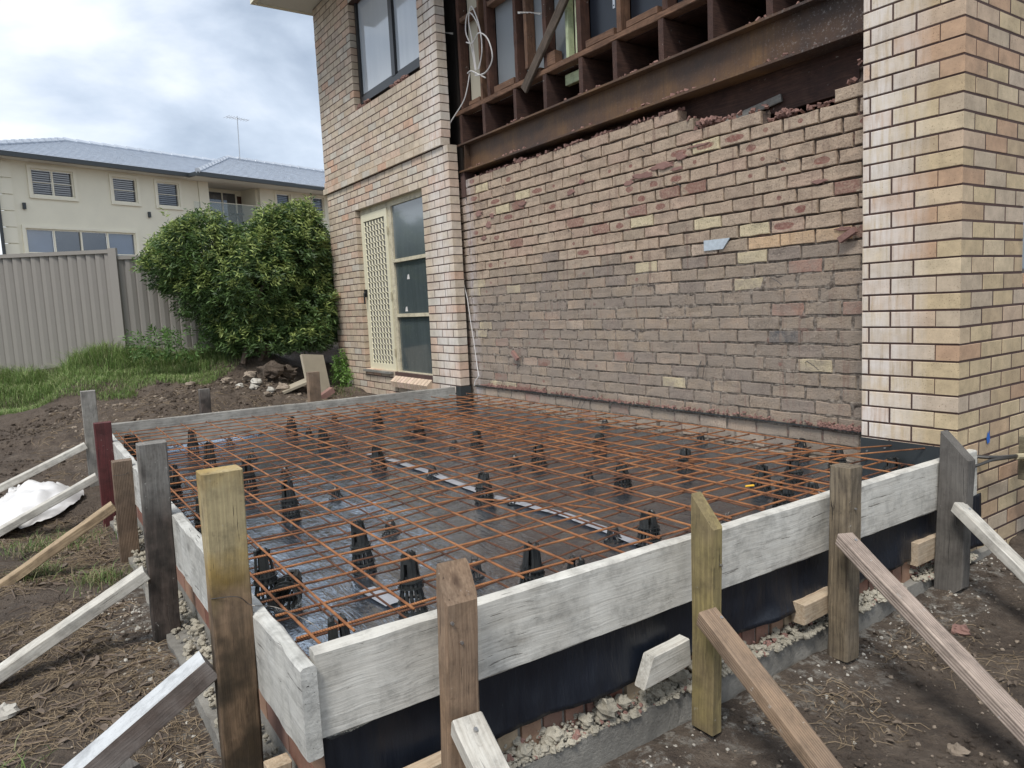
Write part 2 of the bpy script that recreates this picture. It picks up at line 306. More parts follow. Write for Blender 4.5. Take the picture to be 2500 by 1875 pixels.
def soil():
    t = NT('damp_soil'); P = t.geo()
    big = t.noise(P, .9, 5, .6); mid = t.noise(P, 7, 6, .7); fine = t.noise(P, 55, 6, .75)
    c = t.ramp(mid, [(.3, (.055, .040, .030)), (.5, (.115, .086, .064)), (.72, (.20, .158, .12))])
    c = t.mix(t.ramp(big, [(.42, 0), (.62, .5)]), c, (.13, .10, .075))
    c = t.mix(t.ramp(fine, [(.60, 0), (.74, .8)]), c, (.27, .225, .18))
    c = t.mix(t.ramp(t.noise(P, 38, 4, .7), [(.30, .7), (.42, 0)]), c, (.035, .025, .02))
    # cement dust along the footings
    q = t.xyz(P); w = t.math('MULTIPLY', t.math('SUBTRACT', t.noise(P, 3.5, 5, .7), .5), .9)
    d1 = t.math('ADD', t.math('SUBTRACT', q[0], .05), w); f1 = t.math('SUBTRACT', 1, t.math('DIVIDE', t.math('ABSOLUTE', d1), .34), True)
    f1 = t.math('MULTIPLY', f1, t.math('LESS_THAN', q[1], .4))
    d2 = t.math('ADD', t.math('ADD', q[1], 3.42), w); f2 = t.math('SUBTRACT', 1, t.math('DIVIDE', t.math('ABSOLUTE', d2), .22), True)
    f2 = t.math('MULTIPLY', f2, t.math('GREATER_THAN', q[0], -3))
    f = t.math('MULTIPLY', t.math('MAXIMUM', f1, f2), t.ramp(t.noise(P, 16, 6, .75), [(.50, 0), (.60, .85)]))
    c = t.mix(f, c, (.38, .36, .32)); t.col(c); t.rough(.95)
    t.bump(t.math('ADD', t.math('MULTIPLY', mid, 1.2), t.math('ADD', fine, t.noise(P, 21, 6, .7))), 1.0, .035); return t.m
M['soil'] = soil()
def leafmat(name, attrn='bc', rough=.55, tr=.25):
    t = NT(name); base = t.attr(attrn).outputs['Color']; t.col(base); t.rough(rough)
    tl = t.n('ShaderNodeBsdfTranslucent'); t.l(base, tl.inputs[0]); ms = t.n('ShaderNodeMixShader'); ms.inputs[0].default_value = tr
    t.l(t.b.outputs[0], ms.inputs[1]); t.l(tl.outputs[0], ms.inputs[2]); t.l(ms.outputs[0], t.out.inputs[0]); return t.m
M['leaf'] = leafmat('leaf_green'); M['grass'] = leafmat('grass_blade', rough=.7)

# ---------------------------------------------------------------- mesh builder
class MB:
    def __init__(s): s.v = []; s.f = []; s.c = None; s.k = None
    def box(s, c, sz, R=None):
        x, y, z = [q / 2 for q in sz]; n = len(s.v); c = Vector(c)
        for a in ((-x, -y, -z), (x, -y, -z), (x, y, -z), (-x, y, -z), (-x, -y, z), (x, -y, z), (x, y, z), (-x, y, z)):
            p = Vector(a); s.v.append(c + (R @ p if R else p))
        s.f += [tuple(n + i for i in q) for q in ((0, 3, 2, 1), (4, 5, 6, 7), (0, 1, 5, 4), (1, 2, 6, 5), (2, 3, 7, 6), (3, 0, 4, 7))]; return s
    def b2(s, a, b):
        return s.box([(p + q) / 2 for p, q in zip(a, b)], [abs(q - p) for p, q in zip(a, b)])
    def quad(s, a, b, c, d): n = len(s.v); s.v += [Vector(a), Vector(b), Vector(c), Vector(d)]; s.f.append((n, n + 1, n + 2, n + 3)); return s
    def poly(s, pts): n = len(s.v); s.v += [Vector(p) for p in pts]; s.f.append(tuple(range(n, n + len(pts)))); return s
    def prism(s, pts, ext):   # pts polygon, ext vector
        n = len(s.v); k = len(pts); ext = Vector(ext)
        s.v += [Vector(p) for p in pts] + [Vector(p) + ext for p in pts]
        s.f.append(tuple(range(n + k - 1, n - 1, -1))); s.f.append(tuple(range(n + k, n + 2 * k)))
        s.f += [(n + i, n + (i + 1) % k, n + k + (i + 1) % k, n + k + i) for i in range(k)]; return s
    def tube(s, pts, r, n=6, cap=True, closed=False):
        pts = [Vector(p) for p in pts]; m = len(pts); b0 = len(s.v); prev = None
        for i, p in enumerate(pts):
            if closed: d = pts[(i + 1) % m] - pts[i - 1]
            else: d = pts[min(i + 1, m - 1)] - pts[max(i - 1, 0)]
            d = d.normalized() if d.length > 1e-9 else Vector((0, 0, 1))
            if prev is None: a = Vector((0, 0, 1)) if abs(d.z) < .9 else Vector((1, 0, 0)); u = d.cross(a).normalized()
            else: u = (prev - d * prev.dot(d)); u = u.normalized() if u.length > 1e-6 else d.orthogonal().normalized()
            prev = u; w = d.cross(u); rr = r[i] if isinstance(r, (list, tuple)) else r
            for k in range(n):
                a = 2 * math.pi * k / n; s.v.append(p + (u * math.cos(a) + w * math.sin(a)) * rr)
        L = m if closed else m - 1
        for i in range(L):
            j = (i + 1) % m
            for k in range(n):
                s.f.append((b0 + i * n + k, b0 + i * n + (k + 1) % n, b0 + j * n + (k + 1) % n, b0 + j * n + k))
        if cap and not closed:
            s.f.append(tuple(b0 + k for k in range(n - 1, -1, -1))); s.f.append(tuple(b0 + (m - 1) * n + k for k in range(n)))
        return s
    def mesh(s, name, mat, smooth=False):
        me = bpy.data.meshes.new(name); me.from_pydata([tuple(v) for v in s.v], [], s.f); me.materials.append(mat)
        if smooth: me.polygons.foreach_set('use_smooth', [True] * len(me.polygons))
        if s.c:
            a = me.color_attributes.new('bc', 'FLOAT_COLOR', 'POINT'); a.data.foreach_set('color', [q for c in s.c for q in (c[0], c[1], c[2], 1)])
        if s.k:
            a = me.attributes.new('mk', 'FLOAT_VECTOR', 'POINT'); a.data.foreach_set('vector', [q for c in s.k for q in c])
        me.update(); return me
    def build(s, name, mat, parent=None, smooth=False):
        o = bpy.data.objects.new(name, s.mesh(name, mat, smooth)); C.objects.link(o)
        if parent is not None: setp(o, parent)
        return o
MW = {}
def wm(o):
    m = Matrix.LocRotScale(o.location, o.rotation_euler, o.scale)
    return (wm(o.parent) @ o.matrix_parent_inverse @ m) if o.parent else m
def setp(o, parent):            # keep world placement
    o.parent = parent; o.matrix_parent_inverse = wm(parent).inverted()
def tag(o, label=None, cat=None, group=None, kind=None):
    if label: o['label'] = label
    if cat: o['category'] = cat
    if group: o['group'] = group
    if kind: o['kind'] = kind
    return o
def thing(name, label, cat, loc=(0, 0, 0), rz=0, group=None):
    o = bpy.data.objects.new(name, None); C.objects.link(o); o.location = loc; o.rotation_euler = (0, 0, rz); o.empty_display_size = .1
    return tag(o, label, cat, group)
def clone(o, parent=None):
    c = o.copy(); C.objects.link(c)
    if parent is not None: c.parent = parent
    for ch in kids.get(o.name, []): clone(ch, c)
    return c
kids = {}
def fbm(p, o=3):
    a, f, s_ = 1, 1, 0
    for _ in range(o): s_ += a * noise.noise(Vector(p) * f); a *= .5; f *= 2.1
    return s_

def timber(name, a, b, w, t, mat, side=(0, 0, 1), parent=None, rough=.0012, ch=.004, cut0=(0, 0), cut1=(0, 0), step=.07, chips=0):
    """board from a to b; w along `side`, t across. cut = slope of end plane by (w,t) coordinate."""
    a, b = Vector(a), Vector(b); X = (b - a); L = X.length; X.normalize()
    S = Vector(side); S = (S - X * S.dot(X)).normalized(); T = X.cross(S)
    n = max(2, int(L / step)); mb = MB(); hw, ht = w / 2, t / 2; c = min(ch, ht * .4)
    prof = [(-hw + c, -ht), (hw - c, -ht), (hw, -ht + c), (hw, ht - c), (hw - c, ht), (-hw + c, ht), (-hw, ht - c), (-hw, -ht + c)]
    sd = U(0, 100)
    for i in range(n + 1):
        f = i / n
        for k, (y, z) in enumerate(prof):
            x = L * f
            x += (1 - f) * (cut0[0] * (y + hw) + cut0[1] * (z + ht)) + f * (cut1[0] * (y + hw) + cut1[1] * (z + ht))
            j = rough * 2 * fbm((x * 3 + sd, k * 1.3, sd), 2); j2 = rough * 2 * fbm((x * 9, k * 2.3, sd + 9), 2)
            cc = 1.0
            if chips and k in (1, 2) and noise.noise(Vector((x * 6, sd, 0))) > .35: cc = 1 - chips
            mb.v.append(Vector((x, y * cc + j, z * cc + j2)))
    for i in range(n):
        for k in range(8):
            mb.f.append((i * 8 + k, i * 8 + (k + 1) % 8, (i + 1) * 8 + (k + 1) % 8, (i + 1) * 8 + k))
    mb.f.append(tuple(range(7, -1, -1))); mb.f.append(tuple(n * 8 + k for k in range(8)))
    o = bpy.data.objects.new(name, mb.mesh(name, mat)); C.objects.link(o)
    Mx = Matrix((X, S, T)).transposed().to_4x4(); Mx.translation = a; o.matrix_world = Mx
    o.location = a; o.rotation_euler = Mx.to_euler()
    if parent is not None: setp(o, parent)
    return o
def screw(p, n, parent=None, r=.006):
    n = Vector(n).normalized(); p = Vector(p)
    o = MB().tube([p - n * .004, p + n * .004], r, 8).build('screw_head', M['nail'], parent); return o

# ---------------------------------------------------------------- ground
CP = [(0.6, -1.2, -.68), (0.2, .4, -.62), (1.2, .6, -.62), (1, -3, -.71), (2.5, -2, -.72), (1.5, -5, -.72), (-.5, -4.2, -.70), (-.3, -3.5, -.66), (-2, -3.5, -.64), (-2, -4.3, -.67),
      (-4, -3.6, -.66), (-4, -4.3, -.62), (-5.3, -3.8, -.58), (-5.5, -4.6, -.5), (-5.7, -2, -.34), (-5.6, -.2, -.30), (-5.6, -3.2, -.5), (-7, -.2, -.27), (-8, -.2, -.22), (-6.6, -1.5, -.27), (-6.8, -4, -.42), (-7, -5, -.38),
      (-7.4, -3.6, -.27), (-8.0, -3.0, -.12), (-9.0, -4.1, -.2), (-9.9, -3.9, -.02), (-10.7, -4.1, .12), (-9.7, -2.7, .36), (-9.0, -2.9, .12), (-8.5, -2.2, .10), (-8.0, -1.5, -.02), (-8.8, -1.2, .30), (-8.9, .2, .12), (-9.8, 0, .38), (-9.8, 2, .35), (-10.5, -1, .42),
      (-10, -4.8, .2), (-13, 1, .6), (-13, -5, .5), (-20, 0, 1.1), (-30, 5, 1.4), (8, 0, -.7), (6, -8, -.75), (-5, -9, -.4), (-12, -12, .2)]
def tz(x, y, detail=True):
    if x > -25 and abs(y) < 25:
        s_ = w = 0
        for a, b, c in CP:
            d = (x - a) ** 2 + (y - b) ** 2 + .04; q = 1 / (d * d); s_ += q * c; w += q
        z = s_ / w
    else: z = 1.3
    if detail and -13 < x < 4 and -8 < y < 4:
        r = math.hypot(x - CAM.x, y - CAM.y)
        z += .026 * fbm((x * 1.7, y * 1.7, 0), 2) + .018 * fbm((x * 6, y * 6, 3), 3) + .008 * max(0, noise.noise(Vector((x * 13, y * 13, 8))) - .1)
        if r < 12: z += .009 * fbm((x * 23, y * 23, 5), 2)
    if -5.25 < x < .02 and -3.3 < y < .6: z = min(z, -.70)
    elif -8.3 < x < .0 and .02 < y < 8: z = min(z, -.4)
    return z
def axis(lo, hi, step, far):
    a = []; v = lo
    while v < hi: a.append(v); v += step
    a.append(hi); s_ = step; v = hi
    while v < far: s_ *= 1.35; v += s_; a.append(v)
    s_ = step; v = lo; b = []
    while v > -far: s_ *= 1.35; v -= s_; b.append(v)
    return b[::-1] + a
xs = axis(-8.8, 2.4, .035, 300); ys = axis(-4.9, .7, .035, 300)
g = MB(); nx, ny = len(xs), len(ys)
for x in xs:
    for y in ys: g.v.append(Vector((x, y, tz(x, y))))
for i in range(nx - 1):
    for j in range(ny - 1): g.f.append((i * ny + j, (i + 1) * ny + j, (i + 1) * ny + j + 1, i * ny + j + 1))
tag(g.build('ground', M['soil'], None, True), kind='structure')

# ---------------------------------------------------------------- brickwork
H = .086; BH = .076; BL = .230
def brick_mesh(L, D, tone, mat, mark=None, rough=0.0, seed=0):
    """front face towards -Y, x 0..L, z 0..BH, y 0..D"""
    rs = random.Random(seed * 131 + 7); mb = MB(); c = .0025 if not rough else .004
    def j(): return rs.uniform(-1, 1) * rough
    fr = [(c, c), (L - c, c), (L - c, BH - c), (c, BH - c)]; out = [(0, 0), (L, 0), (L, BH), (0, BH)]
    if rough:
        xs_ = [c, L * .33, L * .66, L - c]; zs_ = [c, BH * .5, BH - c]; idx = {}
        for a, x in enumerate(xs_):
            for b, z in enumerate(zs_):
                e_ = 1 if a in (0, 3) or b in (0, 2) else .4
                idx[a, b] = len(mb.v); mb.v.append(Vector((x + j() * e_, rs.uniform(-.5, 1) * rough * .8, z + j() * e_)))
        for a in range(3):
            for b in range(2): mb.f.append((idx[a, b], idx[a + 1, b], idx[a + 1, b + 1], idx[a, b + 1]))
        rim = [idx[a, 0] for a in range(4)] + [idx[3, 1]] + [idx[a, 2] for a in (3, 2, 1, 0)] + [idx[0, 1]]
        n0 = len(mb.v)
        for r in rim:
            p = mb.v[r]; q = Vector((L / 2 + (p.x - L / 2) * (1 + 2 * c / L), c * 1.4, BH / 2 + (p.z - BH / 2) * (1 + 2 * c / BH))); mb.v.append(q)
        n1 = len(mb.v)
        for k in range(len(rim)): mb.v.append(Vector((mb.v[n0 + k].x, D, mb.v[n0 + k].z)))
        R = len(rim)
        for k in range(R):
            k2 = (k + 1) % R; mb.f.append((rim[k2], rim[k], n0 + k, n0 + k2)); mb.f.append((n0 + k2, n0 + k, n1 + k, n1 + k2))
    else:
        for x, z in fr: mb.v.append(Vector((x, 0, z)))
        for x, z in out: mb.v.append(Vector((x, c, z)))
        for x, z in out: mb.v.append(Vector((x, D, z)))
        mb.f.append((0, 1, 2, 3))
        for k in range(4):
            k2 = (k + 1) % 4; mb.f.append((k2, k, 4 + k, 4 + k2)); mb.f.append((4 + k2, 4 + k, 8 + k, 8 + k2))
        mb.f.append((11, 10, 9, 8))
    mb.c = [tone] * len(mb.v)
    if mat == M['inner']:
        if mark: cx, sx, sz, st = mark; mb.k = [((v.x - L * cx) / sx, (v.z - BH * .5) / sz, st) for v in mb.v]
        else: mb.k = [(9, 9, 0)] * len(mb.v)
    return mb
_bc = {}
def brick_data(L, D, ti, tones, mat, mark, rough, seed):
    key = (round(L, 3), D, ti, id(tones), mat.name, mark, rough, seed)
    if key not in _bc: _bc[key] = brick_mesh(L, D, tones[ti], mat, mark, rough, seed)
    return key
_bm = {}
def proj(P):
    d = Vector(P) - CAM; z = d.dot(fw)
    if z < .05: return None
    return (1250 + FPX * d.dot(RT) / z, 937.5 - FPX * d.dot(UP) / z, z)
def lay(parent, items, mat, limit=300, name='brick'):
    """items: (key, Matrix). nearest visible ones become single bricks, the rest one part."""
    sc = []
    for key, Mx in items:
        P = Mx @ Vector((key[0] / 2, 0, BH / 2)); q = proj(P)
        vis = q and -60 < q[0] < 2560 and -60 < q[1] < 1935
        sc.append((-(key[0] * BH / (q[2] ** 2)) if vis else 1, key, Mx))
    sc.sort(key=lambda s_: s_[0])
    for s_, key, Mx in sc[:limit]:
        if key not in _bm: _bm[key] = _bc[key].mesh(name, mat)
        o = bpy.data.objects.new(name, _bm[key]); C.objects.link(o)
        o.location = Mx.to_translation(); o.rotation_euler = Mx.to_euler(); setp(o, parent)
    rest = sc[limit:]
    if rest:
        mb = MB(); mb.c = []; hk = any(_bc[k].k for _, k, _ in rest); mb.k = [] if hk else None
        for _, key, Mx in rest:
            b = _bc[key]; n = len(mb.v); mb.v += [Mx @ v for v in b.v]; mb.f += [tuple(n + i for i in f) for f in b.f]; mb.c += b.c
            if hk: mb.k += b.k
        o = mb.build('brick_courses', mat, parent); tag(o, kind='stuff')
RX90 = Matrix.Rotation(math.radians(90), 4, 'Z')
def spans(u0, u1, off, cuts, pitch=.24, tol=.05, gap=.005):
    """stretcher bond between u0,u1 with joint phase off, leaving cut intervals open; tiny end pieces are merged"""
    solid = [(u0, u1)]
    for c0, c1 in cuts:
        ns = []
        for s0, s1 in solid:
            if c1 <= s0 or c0 >= s1: ns.append((s0, s1)); continue
            if c0 > s0: ns.append((s0, c0))
            if c1 < s1: ns.append((c1, s1))
        solid = ns
    res = []
    for s0, s1 in solid:
        js = []; k = math.ceil((s0 - off) / pitch)
        while off + k * pitch < s1:
            j = off + k * pitch; k += 1
            if s0 + tol < j < s1 - tol: js.append(j)
        e_ = [s0 - .005] + js + [s1 + .005]
        res += [(p + gap, q - gap) for p, q in zip(e_, e_[1:])]
    return res

# ---- the right-hand pier (outer skin left standing at the corner)
TP = [(0.5, 0.393, 0.246), (0.471, 0.359, 0.221), (0.538, 0.428, 0.27), (0.467, 0.378, 0.278), (0.501, 0.379, 0.273), (0.479, 0.344, 0.22), (0.559, 0.454, 0.308), (0.435, 0.333, 0.217), (0.497, 0.404, 0.308), (0.458, 0.302, 0.195), (0.538, 0.421, 0.284)]
pier = thing('brick_pier', 'yellow speckled brick corner pier at the right, white-streaked beside the stripped wall', 'pier', (0, 0, -.65))
ZT = 4.98
items = []
NP = 58
def tone_p(i, z, right):
    r = rnd()
    if r < .07 + (.06 if z > 1.2 else 0): return 9
    if r < .13: return 5
    return random.choice((0, 1, 2, 3, 4, 6, 7, 8, 10)) if z > .5 or r < .5 else random.choice((0, 1, 7, 2))
XRR = -.4975
for i in range(-8, NP):
    z = i * H + .005
    even = (i % 2 == 0)
    # left face (front, y=0): corner brick is stretcher on even courses seen from the front
    fr = []
    u = 0.0
    L0 = .222 if even else .106
    fr.append((-L0, 0)); u = -L0 - .01
    while u > XRR + .012:
        a = max(XRR, u - .222); fr.append((a, u)); u = a - .01
    for a, b in fr:
        if b - a < .01: continue
        t_ = tone_p(i, z, 0)
        corner = abs(b) < 1e-6
        if corner and i in (21, 22, 23): t_ = 9
        k = brick_data(b - a, .11, t_, TP, M['brick_pier'], None, 0, 0)
        if corner and even: pass
        Mx = Matrix.Translation((a, U(-.0012, .0012), z + U(-.0008, .0008)))
        if corner and not even: continue      # header end of the brick running back along the right face
        items.append((k, Mx))
    # right face (x=0, facing +X), runs back in +Y
    y = 0.0
    if even: y = .12
    first = True
    while y < 2.6:
        L = BL
        b = y + L
        # window opening far right above z .75
        y0, y1 = y, b
        if z > .80 and z < 2.9 and y1 > .70:
            y1 = .70
            if y1 - y0 > .03:
                items.append((brick_data(y1 - y0, .11, tone_p(i, z, 1), TP, M['brick_pier'], None, 0, 0), Matrix.Translation((U(-.001, .001), y0, z)) @ RX90))
            break
        t_ = tone_p(i, z, 1)
        if first and not even and i in (21, 22, 23): t_ = 9
        items.append((brick_data(L, .11, t_, TP, M['brick_pier'], None, 0, 0), Matrix.Translation((U(-.001, .001), y0, z)) @ RX90))
        y = b + .01; first = False
lay(pier, items, M['brick_pier'])
mm = MB(); mm.b2((XRR + .004, .004, -.69), (-.0012, .10, ZT)); mm.b2((-.10, .1001, -.69), (-.0012, .695, ZT)); mm.b2((-.10, .6951, -.69), (-.0012, 2.6, .80)); mm.b2((-.10, .6951, 2.92), (-.0012, 2.6, ZT))
mm.build('mortar', M['mortar_dark'], pier)
MB().b2((-.09, .74, .82), (-.05, 2.5, 2.9)).build('window_pane', M['glass_dark'], pier)
wf = MB().b2((-.092, .70, .80), (-.03, .74, 2.92)); wf.build('window_frame', M['black_alu'], pier)
# blue spray paint mark near the slab corner
bp = MB()
for k in range(14):
    a = k / 14 * 2 * math.pi; bp.v.append(Vector((.0035, .335 + .018 * math.cos(a) * U(.5, 1.5), .005 + .035 * math.sin(a) * U(.6, 1.3))))
bp.f.append(tuple(range(14))); bp.build('spray_mark', M['blue_paint'], pier)

# ---- left outer wall with door and window
TW = [(0.538, 0.449, 0.343), (0.508, 0.413, 0.308), (0.559, 0.477, 0.377), (0.499, 0.406, 0.323), (0.543, 0.425, 0.327), (0.58, 0.504, 0.418), (0.463, 0.385, 0.296), (0.549, 0.408, 0.311), (0.54, 0.357, 0.254), (0.51, 0.467, 0.396)]
XD, XL, ZB = -4.897, -8.354, -.013
wall = thing('brick_wall', 'two-storey cream and peach brick wall with the screen door and the black window', 'wall', (-6.6, 0, -.3))
items = []
DO = (-7.405, -5.515)        # door opening
WO = (-7.155, -5.365)        # window opening above
for i in range(-4, 58):
    z = ZB + i * H + .005
    up = i >= 29
    y0 = -.012 if up else 0.0; xr = -4.985 if up else XD; xl = XL - (.012 if up else 0)
    if i == 29: y0 = -.030; xl = XL - .07
    if i == 30: y0 = -.018; xl = XL - .035
    cuts = []
    if 1 <= i < 25: cuts.append(DO)
    if i == 0: cuts.append((-6.50, -5.515))
    if 39 <= i < 54: cuts.append(WO)
    off = XL if i % 2 == 0 else XL + .12
    for a, b in spans(xl, xr, off, cuts):
        r = rnd(); t_ = random.choice((0, 0, 1, 2, 3, 4, 5, 6, 9))
        if r < .10 + (.06 if 18 < i < 36 else 0): t_ = 7
        if r < .035 + (.03 if 18 < i < 32 else 0): t_ = 8
        if z < .9 and rnd() < .45: t_ = random.choice((1, 6, 7))
        items.append((brick_data(b - a, .11, t_, TW, M['brick_wall'], None, 0, 0), Matrix.Translation((a, y0 + U(-.0015, .0015), z))))
lay(wall, items, M['brick_wall'])
mm = MB()
def mrect(x0, x1, z0, z1, y0=.002, d=.1): mm.b2((x0, y0, z0), (x1, y0 + d, z1))
mrect(XL + .006, DO[0] - .004, -.36, 2.48); mrect(DO[0] - .004, DO[1] + .004, -.36, ZB + H - .012); mrect(DO[1] + .004, XD - .006, -.36, 2.48); mrect(DO[0] - .004, DO[1] + .004, 2.145, 2.48)
mrect(XL - .004, WO[0] - .004, 2.4801, ZT, -.0095); mrect(WO[0] - .004, WO[1] + .004, 2.4801, ZB + 39 * H - .006, -.0095); mrect(WO[1] + .004, -4.992, 2.4801, ZT, -.0095); mrect(WO[0] - .004, WO[1] + .004, ZB + 54 * H, ZT, -.0095)
mm.build('mortar', M['mortar_dark'], wall)
# broken mortar bits left on window sill
rb = MB()
for (x0, x1) in ((-7.13, -6.75), (-6.12, -5.75)):
    for k in range(26): rb.box((U(x0, x1), U(.0, .06), 3.355 + U(0, .03)), (U(.02, .05), U(.02, .05), U(.015, .05)), Matrix.Rotation(U(0, 3), 3, Vector((rnd(), rnd(), rnd())).normalized()))
tag(rb.build('sill_rubble', M['mortar_red'], wall), kind='stuff')
# window
win = MB(); fx0, fx1, fz0 = WO[0] + .03, WO[1] - .02, 3.50
win.b2((fx0, .06, fz0 - .07), (fx1, .13, fz0)).b2((fx0, .06, fz0), (fx0 + .05, .13, 4.75)).b2((fx1 - .05, .06, fz0), (fx1, .13, 4.75)).b2((-6.18, .055, fz0), (-6.09, .12, 4.75)).b2((fx0 + .05, .075, fz0), (-6.18, .11, fz0 + .03)).b2((-6.09, .075, fz0), (fx1 - .05, .11, fz0 + .03)).b2((fx0, .05, fz0 - .085), (fx1, .10, fz0 - .0701)).b2((fx0, .06, 4.7501), (fx1, .13, 4.82))
wfo = win.build('window_frame', M['black_alu'], wall)
MB().b2((fx0 + .05, .09, fz0 + .03), (-6.18, .096, 4.75)).build('pane', M['glass_pale'], wfo)
MB().b2((-6.09, .09, fz0 + .03), (fx1 - .05, .096, 4.75)).build('pane', M['glass_pale'], wfo)
MB().b2((WO[0], .11, 3.36), (WO[1], .13, 3.43)).build('sill_packer', M['hardwood'], wall)
# screen door, frame, sidelight
z0 = .035
fr = MB()
fr.b2((DO[0], .07, z0), (DO[0] + .055, .15, 2.14)).b2((DO[0] + .055, .07, 2.075), (DO[1], .15, 2.14)).b2((-6.56, .068, z0), (-6.47, .15, 2.075)).b2((DO[0], .05, 2.1401), (DO[1], .15, 2.155))
fr.b2((DO[1] - .03, .07, z0), (DO[1], .15, 2.075))
fro = fr.build('door_frame', M['cream_paint'], wall)
dx0, dx1, dz0, dz1 = DO[0] + .06, -6.565, z0 + .01, 2.068
dr = MB(); fw_ = .075
dr.b2((dx0, .05, dz0), (dx0 + fw_, .08, dz1)).b2((dx1 - fw_, .05, dz0), (dx1, .08, dz1)).b2((dx0 + fw_, .05, dz1 - fw_ * 1.2), (dx1 - fw_, .08, dz1)).b2((dx0 + fw_, .05, dz0), (dx1 - fw_, .08, dz0 + .10))
door = dr.build('screen_door', M['screen_cream'], wall)
lat = MB(); ax0, ax1, az0, az1 = dx0 + fw_, dx1 - fw_, dz0 + .10, dz1 - .09
ncol = 7; pit = (ax1 - ax0) / ncol; per = .144; nrow = int((az1 - az0) / per) + 1
def strand(pts): lat.tube(pts, .0066, 4, False)
for c in range(ncol + 1):
    cx = ax0 + c * pit
    for s_ in (-1, 1):
        pts = []; zz = az0
        k = 0
        while zz < az1 + .001:
            for fz, fx in ((0, .12), (.16, .12), (.26, .34), (.36, .12), (.64, .12), (.74, .34), (.84, .12)):
                zq = az0 + (k + fz) * per
                if zq <= az1:
                    x = cx + s_ * fx * pit * (1 if (c + 0) % 1 == 0 else 1)
                    pts.append((min(max(x, ax0), ax1), .062, zq))
            k += 1; zz = az0 + k * per
        if len(pts) > 1: strand(pts)
    for k in range(nrow):
        zc = az0 + (k + 0.0) * per
        for ddz in (0, per * .5):
            zq = zc + ddz
            if zq + .02 < az1 and zq - .02 > az0:
                d = pit * .34
                if c < ncol: pass
latt = lat.build('lattice', M['screen_cream'], door)
MB().b2((ax0, .072, az0), (ax1, .075, az1)).build('fly_mesh', M['flyscreen'], door)
hd = MB().box((dx0 + .035, .035, 1.06), (.045, .03, .10)).tube([(dx0 + .05, .02, 1.08), (dx0 + .05, .005, 1.06), (dx0 + .05, .005, .92)], .011, 6)
hd.build('handle', M['black_alu'], door)
hg = MB()
for zz in (.3, 1.0, 1.8): hg.box((dx1 + .003, .045, zz), (.018, .012, .09))
hg.build('hinge', M['cream_paint'], door)
sx0, sx1 = -6.47, DO[1] - .03
sl_ = MB().b2((sx0, .055, 1.395), (sx1, .12, 1.435)).b2((sx0, .055, .735), (sx1, .12, .775)).b2((sx0 - .02, .04, z0 - .03), (DO[1], .15, z0 + .035))
slo = sl_.build('sidelight_frame', M['cream_paint'], wall)
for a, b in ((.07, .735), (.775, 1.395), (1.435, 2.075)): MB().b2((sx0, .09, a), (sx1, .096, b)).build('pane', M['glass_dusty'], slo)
for (x, z, w_) in ((-6.28, .80, .07), (-6.18, 1.18, .07)):
    q = MB(); q.poly([(x, .088, z), (x + w_, .088, z), (x + w_ * .8, .088, z + .06), (x + .02, .088, z + .05)]); q.build('paper_scrap', M['cable'], slo)
# concrete step and brick-on-edge sill
MB().b2((DO[0] + .01, -.045, ZB + H - .012), (-6.535, .06, z0 + .045 - .045)).build('step', M['concrete'], wall)
for k in range(11):
    x = -6.49 + k * .088
    bs = MB(); 
    bs.prism([(x, .05, .055), (x, -.075, -.045), (x, -.055, -.115), (x, .05, -.10)], (.076, 0, 0)); bs.c = [random.choice(((.60, .46, .35), (.55, .43, .32), (.63, .48, .38)))] * len(bs.v)
    bs.build('sill_brick', M['brick_wall'], wall)

# ---- inner wall (rough commons) behind
inner = thing('inner_brick_wall', 'rough brown inner brick wall with jagged top, exposed between the two cream brick sections', 'wall', (-2.6, .16, -.3))
TI = [(0.425, 0.321, 0.235), (0.397, 0.298, 0.218), (0.444, 0.343, 0.253), (0.378, 0.286, 0.212), (0.425, 0.307, 0.231), (0.314, 0.247, 0.186), (0.273, 0.217, 0.168), (0.334, 0.261, 0.191), (0.252, 0.203, 0.168), (0.567, 0.478, 0.312), (0.568, 0.391, 0.237), (0.352, 0.2, 0.151), (0.083, 0.086, 0.093), (0.444, 0.347, 0.266)]
ZI = 2.125; IY = .162
def top_at(x):
    if x < -1.90: return 2.126
    if x < -1.79: return 2.04
    if x < -1.72: return 1.955
    if x < -1.22: return 1.97
    if x < -.76: return 1.885
    if x < -.63: return 1.975
    return 2.06
special = {}
items = []; pos = []
SP = [(-1.23, 1.235, 9), (-1.60, 1.32, 9), (-1.15, 1.15, 10), (-.9, 1.15, 10), (-.66, 1.15, 10), (-1.62, 1.15, -1), (-1.0, .51, 12), (-4.25, 1.70, 9), (-2.35, 1.41, 9), (-4.72, 1.03, 9), (-4.74, .94, 9), (-4.66, .6, 9), (-4.7, .52, 9), (-1.4, .87, 9), (-1.66, .865, 13), (-2.0, .87, 13), (-.62, .72, 11), (-.68, 1.06, 13), (-4.45, 0.03, 9), (-4.3, 0.03, 9), (-4.08, .03, 11), (-1.37, -.12, 13), (-2.2, 1.06, 9), (-1.45, 1.06, 9), (-4.0, .95, 9)]
